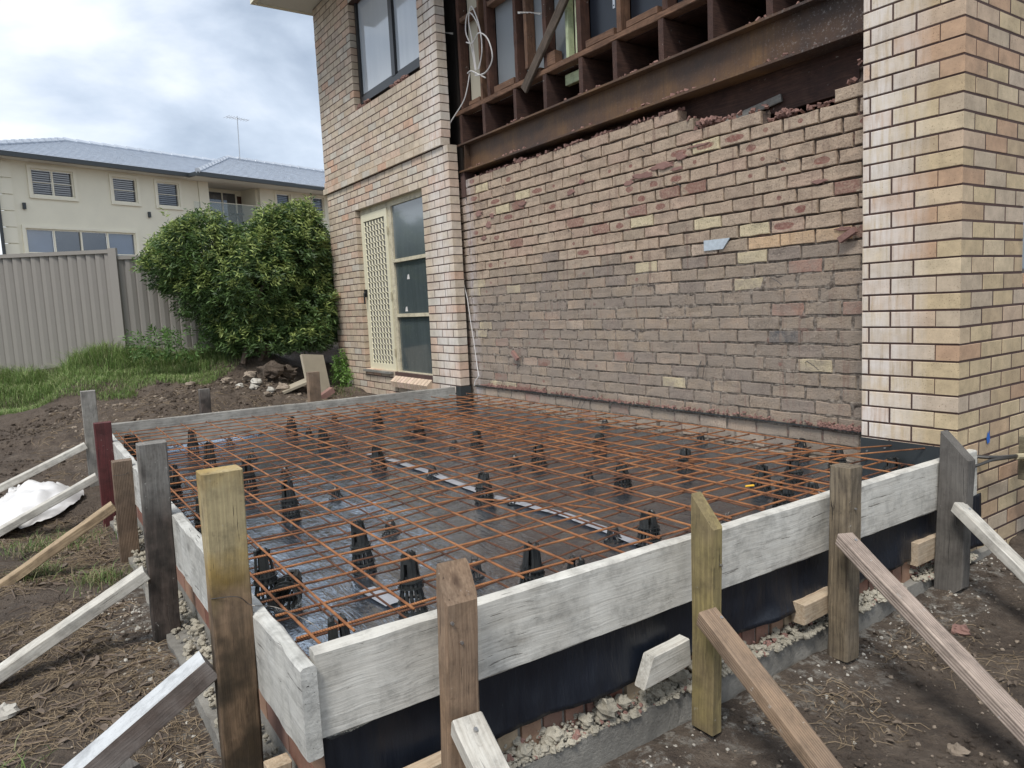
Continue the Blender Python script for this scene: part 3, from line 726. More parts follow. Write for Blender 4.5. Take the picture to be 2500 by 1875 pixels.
for i in range(29):
    z = ZI - (i + 1) * H + .005
    if z < -.40: break
    off = -.5 + (.12 if i % 2 else 0) + .03 * math.sin(i * 2.1)
    for a, b in spans(-5.2, -.42, off, [], gap=U(.0058, .0085)):
        m_ = (a + b) / 2
        if z + BH > top_at(m_) + .03: continue
        low = z < 1.05 + .45 * noise.noise(Vector((m_ * 1.6, z * 2, 4)))
        r = rnd()
        if low: t_ = random.choice((5, 6, 7, 7, 8, 5, 6, 3)) if r > .06 else random.choice((13, 11, 4))
        else: t_ = random.choice((0, 1, 2, 3, 4, 0, 2)) if r > .05 else random.choice((13, 7))
        if r > .985: t_ = 9
        mark = None; q = rnd()
        if not low and q < .17: mark = (round(U(.35, .6), 1), random.choice((.05, .075, .04)), .022, 1)
        elif q < (.25 if not low else .06): mark = (.5, .017, .014, 1)
        elif q < (.30 if not low else .08): mark = (round(U(.2, .8), 1), .12, .05, .8)
        blue = False
        for sx, sz_, tt in SP:
            if a - .005 < sx < b + .005 and z - .005 < sz_ + .0 < z + BH + .005:
                if tt == -1: blue = True; t_ = 9
                else: t_ = tt
                mark = None
        if blue: t_ = len(TI) - 1
        pos.append((a, b, z))
        items.append((brick_data(b - a, .10, t_, TI, M['inner'], mark, .0030, random.randrange(7)), Matrix.Translation((a, IY + U(-.003, .005), z + U(-.002, .002))) @ Matrix.Rotation(U(-.006, .006), 4, 'Y')))
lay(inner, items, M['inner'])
# pale blue painted brick face
MB().prism([(-1.72, IY - .009, 1.122), (-1.56, IY - .009, 1.122), (-1.535, IY - .009, 1.15), (-1.50, IY - .009, 1.19), (-1.72, IY - .009, 1.193)], (0, .009, 0)).build('painted_brick_face', flat('pale_blue_paint', (.40, .45, .49), .8, 0, .3, 40), inner)
# mortar sheet with squeezed joints
mg = MB(); st = .0125; X0, X1 = -5.2, -.43; Z0, Z1 = -.36, 2.06
nx_ = int((X1 - X0) / st); nz_ = int((Z1 - Z0) / st)
rows = {}
for a, b, z in pos: rows.setdefault(round((ZI + .005 - z) / H), []).append((a, b))
for i in range(nx_ + 1):
    x = X0 + i * st
    for k in range(nz_ + 1):
        z = Z0 + k * st; f = (ZI - z) / H; row = int(f) + 1; fz = (f % 1) * H; dz = min(fz, H - fz)
        dx = .1
        for a, b in rows.get(row, ()):
            if a - .02 < x < b + .02: dx = min(dx, abs(x - a + .005), abs(x - b - .005)); 
        d = min(dz, dx)
        lowf = min(1, max(0, (1.2 + .15 * noise.noise(Vector((x * 1.5, 0, 0))) - z) / .35))
        n1 = noise.noise(Vector((x * 17, z * 17, 1))); n2 = noise.noise(Vector((x * 4, z * 4, 9)))
        n3 = noise.noise(Vector((x * 50, z * 50, 3)))
        yy = IY + .020 - lowf * .013
        if lowf < .35 and d < .022: yy -= min(.010, max(0, n1 + n2 * .9 - .38) * .04)
        elif d < .022: yy -= min(.016, max(0, (n1 + n2 * .9 - (.25 - .22 * lowf))) * .016) * (1 - d / .022)
        else: yy += .02
        yy += n3 * .0025
        if z > top_at(x) - .03: yy = IY + .05; 
        mg.v.append(Vector((x, yy, min(z, top_at(x) - .02))))
for i in range(nx_):
    for k in range(nz_):
        q = i * (nz_ + 1) + k; mg.f.append((q, q + nz_ + 1, q + nz_ + 2, q + 1))
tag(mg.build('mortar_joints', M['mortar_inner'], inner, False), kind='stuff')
# ledge of fallen mortar along the damp course, ties, straps
lg = MB()
for k in range(1200):
    x = U(-4.75, -.5) if rnd() < .35 else random.choice((U(-4.6, -3.6), U(-.85, -.5))); z = -.005 + .004 * math.sin(x * 3) + abs(random.gauss(0, .012))
    lg.box((x, IY - U(.002, .022), z), (U(.005, .015), U(.006, .014), U(.004, .012)), Matrix.Rotation(U(0, 3), 3, Vector((rnd(), rnd(), rnd() + .01)).normalized()))
tag(lg.build('mortar_droppings', M['mortar_red'], inner), kind='stuff')
MB().b2((-4.85, IY - .020, -.016), (-.5, IY + .01, -.010)).build('damp_course', M['dpc'], inner)
tp = MB()
for k in range(260):
    x = U(-4.7, -.5); zt = top_at(x)
    tp.box((x, IY + U(0, .06), zt - .004 + U(0, .012)), (U(.01, .04), U(.01, .03), U(.006, .02)), Matrix.Rotation(U(0, 3), 3, Vector((rnd(), rnd(), rnd() + .01)).normalized()))
for x0_, w_ in ((-3.95, .12), (-1.75, .14), (-1.15, .1)):
    for k in range(30): tp.box((x0_ + U(0, w_), IY + U(0, .05), top_at(x0_ + .06) + U(0, .025)), (U(.02, .05), .03, U(.01, .025)), Matrix.Rotation(U(0, 3), 3, Vector((rnd(), rnd(), rnd() + .01)).normalized()))
tag(tp.build('loose_mortar', M['mortar_red'], inner), kind='stuff')
def tie(x, z, kind=0):
    mb = MB(); y = IY
    if kind: pts = [(x - .02, y, z), (x - .025, y - .03, z - .06), (x - .02, y - .035, z - .12), (x + .02, y - .035, z - .12), (x + .03, y - .03, z - .05), (x + .04, y, z)]
    else: pts = [(x, y, z), (x + .03, y - .03, z + .01), (x + .09, y - .05, z - .015), (x + .12, y - .045, z - .04)]
    mb.tube(pts, .0022, 5); mb.build('wall_tie', M['wire'], inner)
for x, z, k in ((-3.3, .36, 1), (-2.45, .36, 1), (-1.75, .36, 1), (-.95, .38, 0), (-3.2, 1.42, 0), (-2.9, 1.6, 0), (-2.0, 1.62, 0), (-1.15, 1.62, 0), (-4.2, 1.95, 0), (-3.0, 2.0, 0), (-3.1, -.03, 1), (-1.2, .9, 0), (-2.35, 1.93, 0), (-4.6, 1.86, 0)): tie(x, z, k)
# red smears: flat mortar patches
def patch(cx, cz, w_, h_, mat=M['mortar_red'], n=26, t=.006):
    mb = MB(); sd = U(0, 50)
    for k in range(n):
        a = k / n * 2 * math.pi; r = 1 + .55 * noise.noise(Vector((math.cos(a) * 2 + sd, math.sin(a) * 2, 0)))
        mb.v.append(Vector((cx + w_ * r * math.cos(a), IY - t * .2, cz + h_ * r * math.sin(a) + .12 * w_ * 0)))
    m_ = [Vector((cx + (v.x - cx) * .85, IY - t, cz + (v.z - cz) * .85)) for v in mb.v]; mb.v += m_
    mb.f.append(tuple(n + k for k in range(n)))
    for k in range(n): mb.f.append((k, (k + 1) % n, n + (k + 1) % n, n + k))
    return mb.build('mortar_patch', mat, inner)
for a in ((-2.30, 1.73, .12, .022), (-2.10, 1.765, .13, .024), (-1.95, 1.72, .06, .012), (-4.62, 1.75, .06, .03), (-4.55, 1.5, .05, .02), (-1.92, 1.80, .05, .03), (-2.45, 1.70, .05, .02), (-1.75, 1.84, .10, .008), (-3.15, 1.74, .05, .025), (-3.0, 1.80, .04, .02), (-4.45, 1.62, .05, .035), (-4.38, 1.70, .04, .025), (-3.85, 1.74, .06, .02), (-.85, 1.45, .05, .012), (-.70, 1.16, .05, .012)): patch(*a)
for (x, z) in ((-4.05, .33), (-.66, 1.12)):
    mb = MB(); mb.box((x, IY - .03, z), (.11, .03, .035), Matrix.Rotation(.7 if x < -2 else -.5, 3, 'Y')); mb.build('brick_shard', M['mortar_red'], inner)
# white cable in the cavity corner
cbl = thing('thin_cable', 'thin white cable hanging down the left edge of the inner brick wall', 'cable', (-4.82, .14, 0))
MB().tube([(-4.93, .13, 1.05), (-4.88, .13, .9), (-4.83, .12, .7), (-4.78, .12, .45), (-4.74, .12, .2), (-4.70, .11, .1), (-4.76, .10, .05), (-4.79, .10, -.01)], .004, 5).build('cable', M['cable'], cbl)
# damp-proof strips at slab level
MB().b2((XRR, -.006, -.27), (-.02, -.001, -.006)).build('damp_strip', M['dpc'], pier)
for x in (-.46, -.36): screw((x, -.008, -.06 + (x + .4) * .3), (0, -1, 0), pier, .005)
MB().b2((-4.99, -.006, -.33), (XD + .006, -.001, -.016)).b2((XD + .001, -.0009, -.33), (XD + .006, .12, -.016)).build('damp_strip', M['dpc'], wall)
screw((XD + .008, .06, -.10), (1, 0, 0), wall, .005)

# ---------------------------------------------------------------- steel beam and timber framing
beam = thing('steel_beam', 'rusty steel I-beam spanning above the inner brick wall', 'beam', (-2.7, .2, 2.18))
bx0, bx1 = -4.93, -.52
MB().b2((bx0, .13, 2.465), (bx1, .29, 2.481)).build('top_flange', M['beam'], beam)
MB().b2((bx0, .205, 2.215), (bx1, .215, 2.4649)).build('web', M['beam'], beam)
MB().b2((bx0, .13, 2.199), (bx1, .29, 2.2149)).build('bottom_flange', M['beam'], beam)
MB().b2((bx0 + .13, .14, 2.2151), (bx0 + .138, .2049, 2.4649)).build('stiffener', M['beam'], beam)
MB().b2((bx0 + .01, .15, 1.95), (bx0 + .09, .27, 2.199)).build('bearing_block', M['mortar_dark'], beam)
db = MB()
for k in range(120):
    x = U(-4.8, -.6); 
    if rnd() < .5: x = random.choice((-2.0, -3.9, -2.35, -1.1)) + U(-.18, .18)
    db.box((x, U(.14, .2), random.choice((2.485, 2.219)) + U(0, .008)), (U(.01, .035), U(.01, .03), U(.008, .025)), Matrix.Rotation(U(0, 3), 3, Vector((rnd(), rnd(), rnd() + .01)).normalized()))
tag(db.build('rubble_crumbs', M['mortar_red'], beam), kind='stuff')
frame = thing('timber_frame', 'exposed dark hardwood floor and wall framing above the steel beam', 'frame', (-2.7, .3, 2.48))
for k, x in enumerate((-4.93, -4.47, -3.94, -3.485, -3.0, -2.59, -2.11, -1.66, -1.2, -.75)):
    timber('joist', (x, .19 + U(-.008, .008), 2.637), (x, 3.2, 2.637), .305, .048, M['joist'], (0, 0, 1), frame, .002)
timber('bottom_plate', (-5.03, .245, 2.818), (-.5, .245, 2.818), .045, .10, M['hardwood_light'], (0, 0, 1), frame, .002)
for x, w_, zb, mt in ((-4.89, .045, 2.842, 'hardwood'), (-4.51, .03, 2.842, 'hardwood_light'), (-4.38, .045, 2.842, 'hardwood'), (-3.90, .05, 2.842, 'hardwood'), (-3.745, .04, 2.915, 'hardwood_light'), (-3.465, .05, 2.842, 'hardwood'), (-3.01, .055, 2.842, 'hardwood'), (-2.54, .05, 2.842, 'hardwood_light'), (-2.07, .05, 2.842, 'hardwood'), (-1.6, .05, 2.842, 'hardwood')):
    timber('stud', (x, .245, zb), (x, .245, 4.6), w_, .10, M[mt], (1, 0, 0), frame, .002)
for x, zb in ((-3.20, 2.845), (-3.07, 2.845)):
    timber('stud', (x, .26, zb), (x, .26, 4.6), .035, .07, M['green_stud'], (1, 0, 0), frame, .0008)
for x0, x1, z in ((-4.86, -4.54, 3.70), (-4.35, -3.93, 3.68)):
    timber('noggin', (x0, .245, z), (x1, .245, z), .045, .09, M['hardwood_light'], (0, 0, 1), frame, .002)
for x0, x1, h in ((-4.75, -4.55, .04), (-4.28, -3.95, .06), (-3.44, -3.33, .11), (-2.93, -2.60, .055), (-2.46, -2.14, .05), (-3.7, -3.55, .03)):
    timber('block', (x0, .235, 2.842 + h / 2), (x1, .235, 2.842 + h / 2), h, .08, M['hardwood_light'], (0, 0, 1), frame, .002)
timber('diagonal_brace', (-3.76, .17, 2.73), (-2.6, .17, 3.78), .09, .03, M['grey_wood'], (-.6, 0, 1), frame, .002)
timber('ledger', (-3.35, .34, 2.72), (-3.05, .34, 2.72), .09, .05, M['green_stud'], (0, 0, 1), frame)
timber('lower_beam', (-4.8, .34, 2.10), (-.45, .34, 2.10), .30, .05, M['joist'], (0, 0, 1), frame, .003)
timber('broken_batten', (-1.62, .26, 1.96), (-1.2, .30, 2.03), .05, .02, M['grey_board'], (0, 0, 1), frame)
# sheets closing the bays from behind
for x0, x1, mt, nm in ((-4.86, -4.53, 'cream_sheet', 'plaster_sheet'), (-4.35, -3.93, 'fibro', 'fibre_sheet'), (-3.87, -3.49, 'fibro', 'fibre_sheet'), (-3.44, -3.22, 'fibro', 'fibre_sheet'), (-3.18, -3.09, 'cream_sheet', 'plaster_sheet'), (-2.98, -2.565, 'black_wrap', 'black_wrap'), (-2.51, -2.10, 'black_wrap', 'black_wrap'), (-2.04, -.5, 'black_wrap', 'black_wrap')):
    MB().b2((x0, .30, 2.80), (x1, .308, 4.6)).build(nm, M[mt], frame)
fl = MB().b2((-5.2, .31, 2.795), (-.4, 3.2, 2.815)); fl.build('floor_deck', M['joist'], frame)
stp = MB()
stp.b2((-2.60, .195, 3.03), (-2.575, .197, 3.6)); stp.build('perforated_strap', M['nail'], frame)
hl = MB()
for k in range(10): hl.tube([(-2.588, .1945, 3.05 + k * .05), (-2.588, .1935, 3.05 + k * .05)], .006, 8)
hl.build('strap_hole', M['black_alu'], frame)
for x, z in ((-3.5, 3.30), (-5.0, 3.62)):
    MB().tube([(x, .2, z), (x - .06, .12, z + .02), (x - .14, .05, z + .03)], [.012, .004, .010], 6).build('wall_tie', M['nail'], frame)
cab = thing('white_cable', 'loop of white cable tied to a stud above the left end of the beam', 'cable', (-4.5, .12, 3.1))
def loop(pts, r=.0065):
    P = [Vector(p) for p in pts]; out = []
    for i in range(len(P) - 1):
        p0, p1, p2, p3 = P[max(i - 1, 0)], P[i], P[i + 1], P[min(i + 2, len(P) - 1)]
        for k in range(6):
            t = k / 6; out.append(.5 * ((2 * p1) + (p2 - p0) * t + (2 * p0 - 5 * p1 + 4 * p2 - p3) * t * t + (3 * p1 - p0 - 3 * p2 + p3) * t ** 3))
    out.append(P[-1]); return MB().tube(out, r, 6)
y = .165
for pts in ([(-4.55, y, 3.12), (-4.60, y, 3.35), (-4.66, y - .02, 3.52), (-4.60, y - .03, 3.66), (-4.50, y - .03, 3.62), (-4.43, y, 3.45), (-4.42, y, 3.25), (-4.50, y, 3.12)],
            [(-4.52, y - .01, 3.12), (-4.55, y - .02, 3.4), (-4.58, y - .03, 3.60), (-4.50, y - .04, 3.70), (-4.40, y - .03, 3.50), (-4.38, y - .02, 3.28), (-4.48, y, 3.12)],
            [(-4.66, y - .02, 3.42), (-4.50, y - .05, 3.36), (-4.35, y - .07, 3.40), (-4.20, y - .07, 3.30), (-4.15, y - .06, 3.12), (-4.28, y - .05, 3.03), (-4.5, y - .02, 3.06), (-4.56, y, 3.10)],
            [(-4.70, y, 3.14), (-4.60, y - .02, 3.13), (-4.50, y - .02, 3.08), (-4.36, y - .01, 3.00)],
            [(-4.66, y, 3.13), (-4.70, y - .01, 3.0), (-4.78, y - .02, 2.88), (-4.98, y - .05, 2.74), (-5.06, y - .06, 2.66)]):
    loop(pts).build('strand', M['cable'], cab)

# ---- rest of the house: shell, eaves
shell = thing('house_shell', 'shell walls painted near-black as interior shade of the house behind the brickwork', 'house', (-4, 3, -.6))  # shell encloses the interior; its near-black colour stands in for shade
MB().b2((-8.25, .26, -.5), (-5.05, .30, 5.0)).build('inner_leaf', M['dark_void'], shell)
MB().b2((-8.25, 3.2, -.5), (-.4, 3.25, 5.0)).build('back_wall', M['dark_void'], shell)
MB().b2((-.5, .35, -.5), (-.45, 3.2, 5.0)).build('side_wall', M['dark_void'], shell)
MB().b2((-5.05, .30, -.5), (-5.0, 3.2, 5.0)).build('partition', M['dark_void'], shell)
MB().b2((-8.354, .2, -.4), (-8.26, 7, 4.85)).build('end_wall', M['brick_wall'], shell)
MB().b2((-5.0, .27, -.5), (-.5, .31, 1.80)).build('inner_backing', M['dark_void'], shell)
rf = MB(); rf.b2((-8.50, -.74, 4.985), (.8, 7, 5.02)); rf.build('soffit', M['soffit'], shell)
MB().b2((-8.54, -.80, 4.97), (.9, -.7401, 5.15)).b2((-8.54, -.74, 4.97), (-8.5001, 7, 5.15)).build('fascia', M['render_trim'], shell)
MB().b2((-8.6, -.86, 5.1501), (.9, 7, 5.2)).build('roof', M['gutter'], shell)  # roof slab out of view, added to block sky light from the interior

# ---------------------------------------------------------------- slab: base wall, footing, membrane, boards
def skx(y): return .0292 * y
base = thing('slab_base_wall', 'low brick base wall under the formwork with rubble on its footing', 'wall', (-.1, -3.2, -.65))
TB = [(.20, .085, .06), (.30, .18, .12), (.40, .31, .21), (.20, .11, .085), (.34, .22, .14), (.26, .14, .10)]
for k in range(40):          # bricks on edge along the front
    y = -3.24 + k * .086
    bm_ = MB().box((-.058 + skx(y) + U(-.006, .006), y + .038, -.505), (.11, .074, .15)); bm_.c = [random.choice(TB)] * 8
    bm_.build('brick', M['brick_wall'], base)
for k in range(21):
    x = -5.15 + k * .24
    for zz in (-.50, -.414, -.328):
        bm_ = MB().box((x + (.12 if zz == -.414 else 0), -3.19, zz), (.23, .11, .076)); bm_.c = [random.choice(TB[:2] + TB[3:4] + TB[5:])] * 8
        bm_.build('brick', M['brick_wall'], base)
MB().prism([(-.13, -3.23, -.66), (skx(-3.23) - .012, -3.23, -.66), (-.012, .1, -.66), (-.13, .1, -.66)], (0, 0, .38)).b2((-5.2, -3.24, -.66), (-.1301, -3.15, -.28)).build('mortar', M['concrete'], base)
def rough_strip(name, x0, x1, y0, y1, z0, z1, along, mat, parent, amp=.008):
    mb = MB(); L = (y1 - y0) if along == 'y' else (x1 - x0); n = int(L / .05); prof = []
    for i in range(n + 1):
        s_ = i / n
        for q, (a, b) in enumerate(((0, 0), (1, 0), (1, .5), (1, 1), (.6, 1), (0, 1))):
            x = x0 + a * (x1 - x0) if along == 'y' else x0 + s_ * L; y = y0 + s_ * L if along == 'y' else y1 - a * (y1 - y0)
            z = z0 + b * (z1 - z0); jx = amp * fbm((x * 9, y * 9, z * 9 + q), 2)
            mb.v.append(Vector((x + (jx + skx(y) * .7 if along == 'y' else 0), y + (jx if along == 'x' else 0), z + jx * (b > .9))))
    for i in range(n):
        for q in range(5): mb.f.append((i * 6 + q, i * 6 + q + 1, i * 6 + 7 + q, i * 6 + 6 + q))
    mb.f.append(tuple(range(5, -1, -1))); mb.f.append(tuple(n * 6 + q for q in range(6)))
    return mb.build(name, mat, parent)
rough_strip('footing', -.14, .035, -3.38, .35, -.80, -.578, 'y', M['concrete'], base, .010)
rough_strip('footing', -5.3, .03, -3.385, -3.2, -.80, -.615, 'x', M['concrete'], base, .012)
def lump(c, r, seed, flatz=.8):
    """a rough stone as verts/faces"""
    mb = MB(); n, m_ = (7, 5) if r < .02 else (12, 8)
    for i in range(m_ + 1):
        th = math.pi * i / m_
        for k in range(n):
            ph = 2 * math.pi * k / n; d = Vector((math.sin(th) * math.cos(ph), math.sin(th) * math.sin(ph), math.cos(th) * flatz))
            q = r * (1 + .55 * noise.noise(d * 1.6 + Vector((seed, 0, 0))) + .4 * noise.noise(d * 4.3 + Vector((seed, 3, 0)))); mb.v.append(Vector(c) + d * q)
    for i in range(m_):
        for k in range(n): mb.f.append((i * n + k, (i + 1) * n + k, (i + 1) * n + (k + 1) % n, i * n + (k + 1) % n))
    return mb
rub = MB(); rub2 = MB()
for k in range(2600):
    y = U(-3.2, .12); x = U(-.03, .04); r = U(.003, .010) if rnd() < .86 else U(.010, .020)
    if noise.noise(Vector((y * 3, 1, 0))) < -.25: continue
    l_ = lump((x + .018 + skx(y), y, -.577 + U(0, .05) * (1 - (x + .03) / .07)), r, k); T_ = rub if rnd() < .88 else rub2
    n = len(T_.v); T_.v += l_.v; T_.f += [tuple(n + i for i in f) for f in l_.f]
for (y, z, r) in ((-2.53, -.55, .030), (-2.32, -.53, .042), (-2.25, -.54, .03), (-1.98, -.53, .038), (-2.75, -.56, .03), (-2.88, -.56, .034), (-1.88, -.53, .034), (-2.4, -.55, .026), (-2.1, -.55, .03), (-2.65, -.56, .025)):
    l_ = lump((.02 + skx(y), y, z), r, y * 10); n = len(rub.v); rub.v += l_.v; rub.f += [tuple(n + i for i in f) for f in l_.f]
for k in range(800):
    x = U(-5.0, -.05); y = U(-3.36, -3.25)
    l_ = lump((x, y, -.612 + U(0, .03)), U(.004, .014) if rnd() < .9 else U(.014, .028), k + .5); n = len(rub.v); rub.v += l_.v; rub.f += [tuple(n + i for i in f) for f in l_.f]
tag(rub.build('mortar_rubble', M['mortar_pale'], base), kind='stuff'); tag(rub2.build('brick_rubble', M['mortar_red'], base), kind='stuff')
# membrane hanging behind the front board
def drape(name, p0, p1, ztop, zbot, mat, label, outn, amp=.012, seed=0):
    mb = MB(); L = (Vector(p1) - Vector(p0)).length; n = int(L / .02); m_ = 14; outn = Vector(outn)
    for i in range(n + 1):
        s_ = i / n; P = Vector(p0).lerp(Vector(p1), s_)
        zb = zbot + .02 * fbm((s_ * L * 1.6, seed, 0), 2) + .006 * noise.noise(Vector((s_ * L * 13, seed, 0)))
        for k in range(m_ + 1):
            t = k / m_; z = ztop + (zb - ztop) * t
            d = amp * t * (noise.noise(Vector((s_ * L * 5, t * 1.5, seed))) + .5 * noise.noise(Vector((s_ * L * 19, t * 2, seed + 5)))) + .006 * t + (.012 * t ** 4) * (1 + noise.noise(Vector((s_ * L * 3, 0, 8 + seed))))
            mb.v.append(P + outn * d + Vector((0, 0, z)))
    for i in range(n):
        for k in range(m_): q = i * (m_ + 1) + k; mb.f.append((q, q + m_ + 1, q + m_ + 2, q + 1))
    o = mb.build(name, mat, None, True); md = o.modifiers.new('t', 'SOLIDIFY'); md.thickness = .002
    return tag(o, label, 'membrane')
drape('membrane', (-.086, -3.26, 0), (.006, -.02, 0), -.255, -.475, M['membrane'], 'navy black plastic membrane hanging below the long white front board', (1, 0, 0), .016, 3)
drape('membrane', (.03, -.03, 0), (.045, .16, 0), -.25, -.52, M['membrane'], 'short torn flap of black membrane behind the last grey post', (1, -.1, 0), .02, 11)
drape('membrane', (.3, .56, 0), (1.4, .56, 0), -.2, -.42, M['membrane'], 'black membrane under the separate board at the right edge', (0, -1, 0), .07, 15)
# plastic floor sheet
def floorz(y):
    P = [(-9, -.305), (-2.5, -.305), (-1.75, -.228), (-1.1, -.203), (9, -.203)]
    for (a, b), (c, d) in zip(P, P[1:]):
        if y <= c: return b + (d - b) * (y - a) / (c - a)
def shz(x, y): return floorz(y) - .008 + .007 * fbm((x * 1.6, y * 3, 0), 2) + .0035 * noise.noise(Vector((x * 9 + y * 4, y * 16, 4))) + .006 * noise.noise(Vector((x * 3 - y * 2, x * 2 + y * 5, 9)))
sh = MB(); stx = .03; n1, n2 = int(5.25 / stx), int(3.55 / stx)
for i in range(n1 + 1):
    x = -5.24 + i * stx
    for k in range(n2 + 1):
        y = -3.27 + k * stx; y = min(y, .155 if x > XD else -.002); z = shz(x, y)
        e_ = min(x + 5.24, -x - .05, y + 3.27); z += max(0, .05 - e_) * .9
        sh.v.append(Vector((min(x, -.075), y, z)))
for i in range(n1):
    for k in range(n2): q = i * (n2 + 1) + k; sh.f.append((q, q + n2 + 1, q + n2 + 2, q + 1))
tag(sh.build('plastic_sheet', M['sheet'], None, True), 'wrinkled black plastic sheet covering the slab bed under the mesh', 'plastic sheet')
def strip(pts, w_, label, name='joint_tape'):
    mb = MB(); n = 0; P = [Vector(p) for p in pts]; Q = []
    for i in range(len(P) - 1):
        for k in range(12): Q.append(P[i].lerp(P[i + 1], k / 12))
    Q.append(P[-1])
    for i, p in enumerate(Q):
        d = (Q[min(i + 1, len(Q) - 1)] - Q[max(i - 1, 0)]).normalized(); s_ = Vector((-d.y, d.x, 0)); z = shz(p.x, p.y) + .010
        for f in (-1, 0, 1): mb.v.append(Vector((p.x, p.y, z + (.002 if f == 0 else 0))) + s_ * f * w_ / 2)
    for i in range(len(Q) - 1):
        for k in range(2): mb.f.append((i * 3 + k, i * 3 + k + 1, i * 3 + 4 + k, i * 3 + 3 + k))
    return tag(mb.build(name, M['tape'], None, True), label, 'tape')
strip([(-3.29, -1.748, 0), (-2.41, -1.717, 0), (-1.61, -1.746, 0), (-.99, -1.668, 0), (-.50, -1.708, 0)], .055, 'long silver tape strip across the black sheet near the middle of the slab')
strip([(-.50, -1.70, 0), (-.36, -1.60, 0)], .05, 'short silver tape end on the sheet behind the pointed yellow post')
strip([(-1.02, -2.74, 0), (-.80, -2.72, 0)], .07, 'short pale strip painting a reflection on the sheet near the front board')  # not tape: pale strip added as a painted reflection patch

# formwork boards
def bd(name, a, b, w_, t_, mat, label, side=(0, 0, 1), **k):
    return tag(timber(name, a, b, w_, t_, mat, side, None, **k), label, 'board')
bd('formwork_board', (-.0765, -3.272, -.155), (.0225, .115, -.140), .236, .045, M['white_board'], 'long whitewashed front formwork board ending at the brick pier', rough=.0022, ch=.006, step=.04)
bd('formwork_board', (-.034, -3.297, -.182), (-5.22, -3.297, -.150), .25, .043, M['white_board2'], 'whitewashed left formwork board behind the row of stained posts', rough=.0025, ch=.006, step=.04, chips=.04)
bd('formwork_board', (-5.235, -3.27, -.14), (-4.985, -.03, -.14), .24, .042, M['grey_board'], 'grey weathered far formwork board reaching the door wall', rough=.002, ch=.005)
bd('formwork_board', (.06, .575, -.13), (1.6, .575, -.13), .235, .04, wood('green_grey_board', (.20, .18, .12), (.15, .14, .10)), 'separate dull olive board at the right edge beyond the pier', rough=.002)

# posts
def post(label, a, b, w_, t_, mat, side, **k):
    o = tag(timber('post', a, b, w_, t_, M[mat], side, None, **k), label, 'post'); return o
# front row, x from board face outwards
post('brown sloped-top post, nearest post on the long front board', (.075, -2.955, -.75), (.068, -2.92, .045), .10, .05, 'brown_post', (0, 1, 0), cut1=(0, 2.0), rough=.002, ch=.006)
post('yellow-green post with a pointed top, second along the front board', (.092, -1.985, -.668), (.092, -1.965, .045), .093, .05, 'yellow_green', (-1, 0, 0), cut1=(1.15, 0), rough=.002)
post('square weathered olive brown post, third along the front board', (.094, -1.16, -.675), (.094, -1.14, .115), .09, .09, 'old_post', (0, 1, 0), rough=.003, ch=.008)
post('dark grey pointed post in front of the brick pier', (.105, -.27, -.60), (.105, -.235, .0), .125, .075, 'grey_dark', (-1, 0, 0), cut1=(1.0, 0), cut0=(-.9, 0), rough=.002)
for p_ in ((.0975, -2.93, -.06), (.0975, -2.955, .0), (.143, -1.955, -.08), (.141, -1.15, -.05)): screw(p_, (1, 0, 0), [o for o in bpy.data.objects if o.name.startswith('post') and abs(o.location.y - p_[1]) < .06][0], .0045)
# left row
post('big post with yellow painted top and charred brown base at the near left corner', (-.535, -3.375, -.80), (-.475, -3.372, .385), .112, .07, 'yellow_post', (0, -1, 0), rough=.002, ch=.005)
post('grey weathered post with dark stained lower half behind the yellow post', (-1.90, -3.378, -.66), (-1.80, -3.374, .29), .116, .055, 'grey_post', (0, -1, 0), rough=.002, ch=.006)
post('short ribbed brown post between the grey and the red post', (-3.27, -3.372, -.70), (-3.18, -3.37, .0), .108, .05, 'ribbed', (0, -1, 0), ch=.003)
post('dark red painted post on the left board', (-4.30, -3.375, -.74), (-4.22, -3.372, .118), .11, .05, 'red_post', (0, -1, 0), ch=.004)
post('pale grey-white post at the far left slab corner', (-5.31, -3.378, -.60), (-5.24, -3.375, .275), .108, .05, 'grey_board', (0, -1, 0), ch=.004)
# far row
post('small dark grey stake behind the far board, left one', (-5.315, -2.465, -.5), (-5.30, -2.46, .19), .09, .07, 'grey_post', (0, 1, 0), ch=.004)
post('small brown stake behind the far board, near the brick wall', (-5.27, -1.46, -.5), (-5.26, -1.455, .255), .115, .07, 'ribbed', (0, 1, 0), ch=.004)
# braces
def brace(label, a, b, w_, t_, mat, side=(0, 1, 0), **k):
    o = tag(timber('brace', a, b, w_, t_, M[mat], side, None, **k), label, 'brace'); return o
b_ = brace('white-grey diagonal brace on the nearest front post', (.13, -2.945, -.27), (.90, -3.01, -.66), .088, .045, 'pale_brace', cut0=(0, -.3))
screw((.17, -2.945, -.262), (.42, 0, .9), b_)
b_ = brace('brown grained diagonal brace on the yellow-green pointed post', (.150, -2.035, -.235), (.98, -2.10, -.77), .080, .048, 'ribbed', cut0=(0, -.3)); screw((.185, -2.01, -.232), (.5, 0, .86), b_)
b_ = brace('long pinkish ribbed diagonal brace on the square olive post', (.148, -1.235, -.155), (1.25, -1.53, -.76), .078, .046, 'ribbed_pink', cut0=(0, -.3)); screw((.185, -1.225, -.15), (.5, 0, .86), b_)
b_ = brace('white diagonal brace beside the dark grey pointed post', (.150, -.305, -.215), (.98, -.62, -.72), .075, .045, 'pale_brace', cut0=(0, -.3)); screw((.19, -.30, -.213), (.5, 0, .86), b_)
brace('thick paint-worn brace propping the big yellow-topped post', (-.53, -3.44, -.20), (-.53, -4.00, -.53), .085, .075, 'form_brace', (1, 0, 0))
brace('whitish brace propping the grey stained post', (-1.86, -3.44, -.30), (-1.92, -4.25, -.73), .085, .05, 'pale_brace', (1, 0, 0))
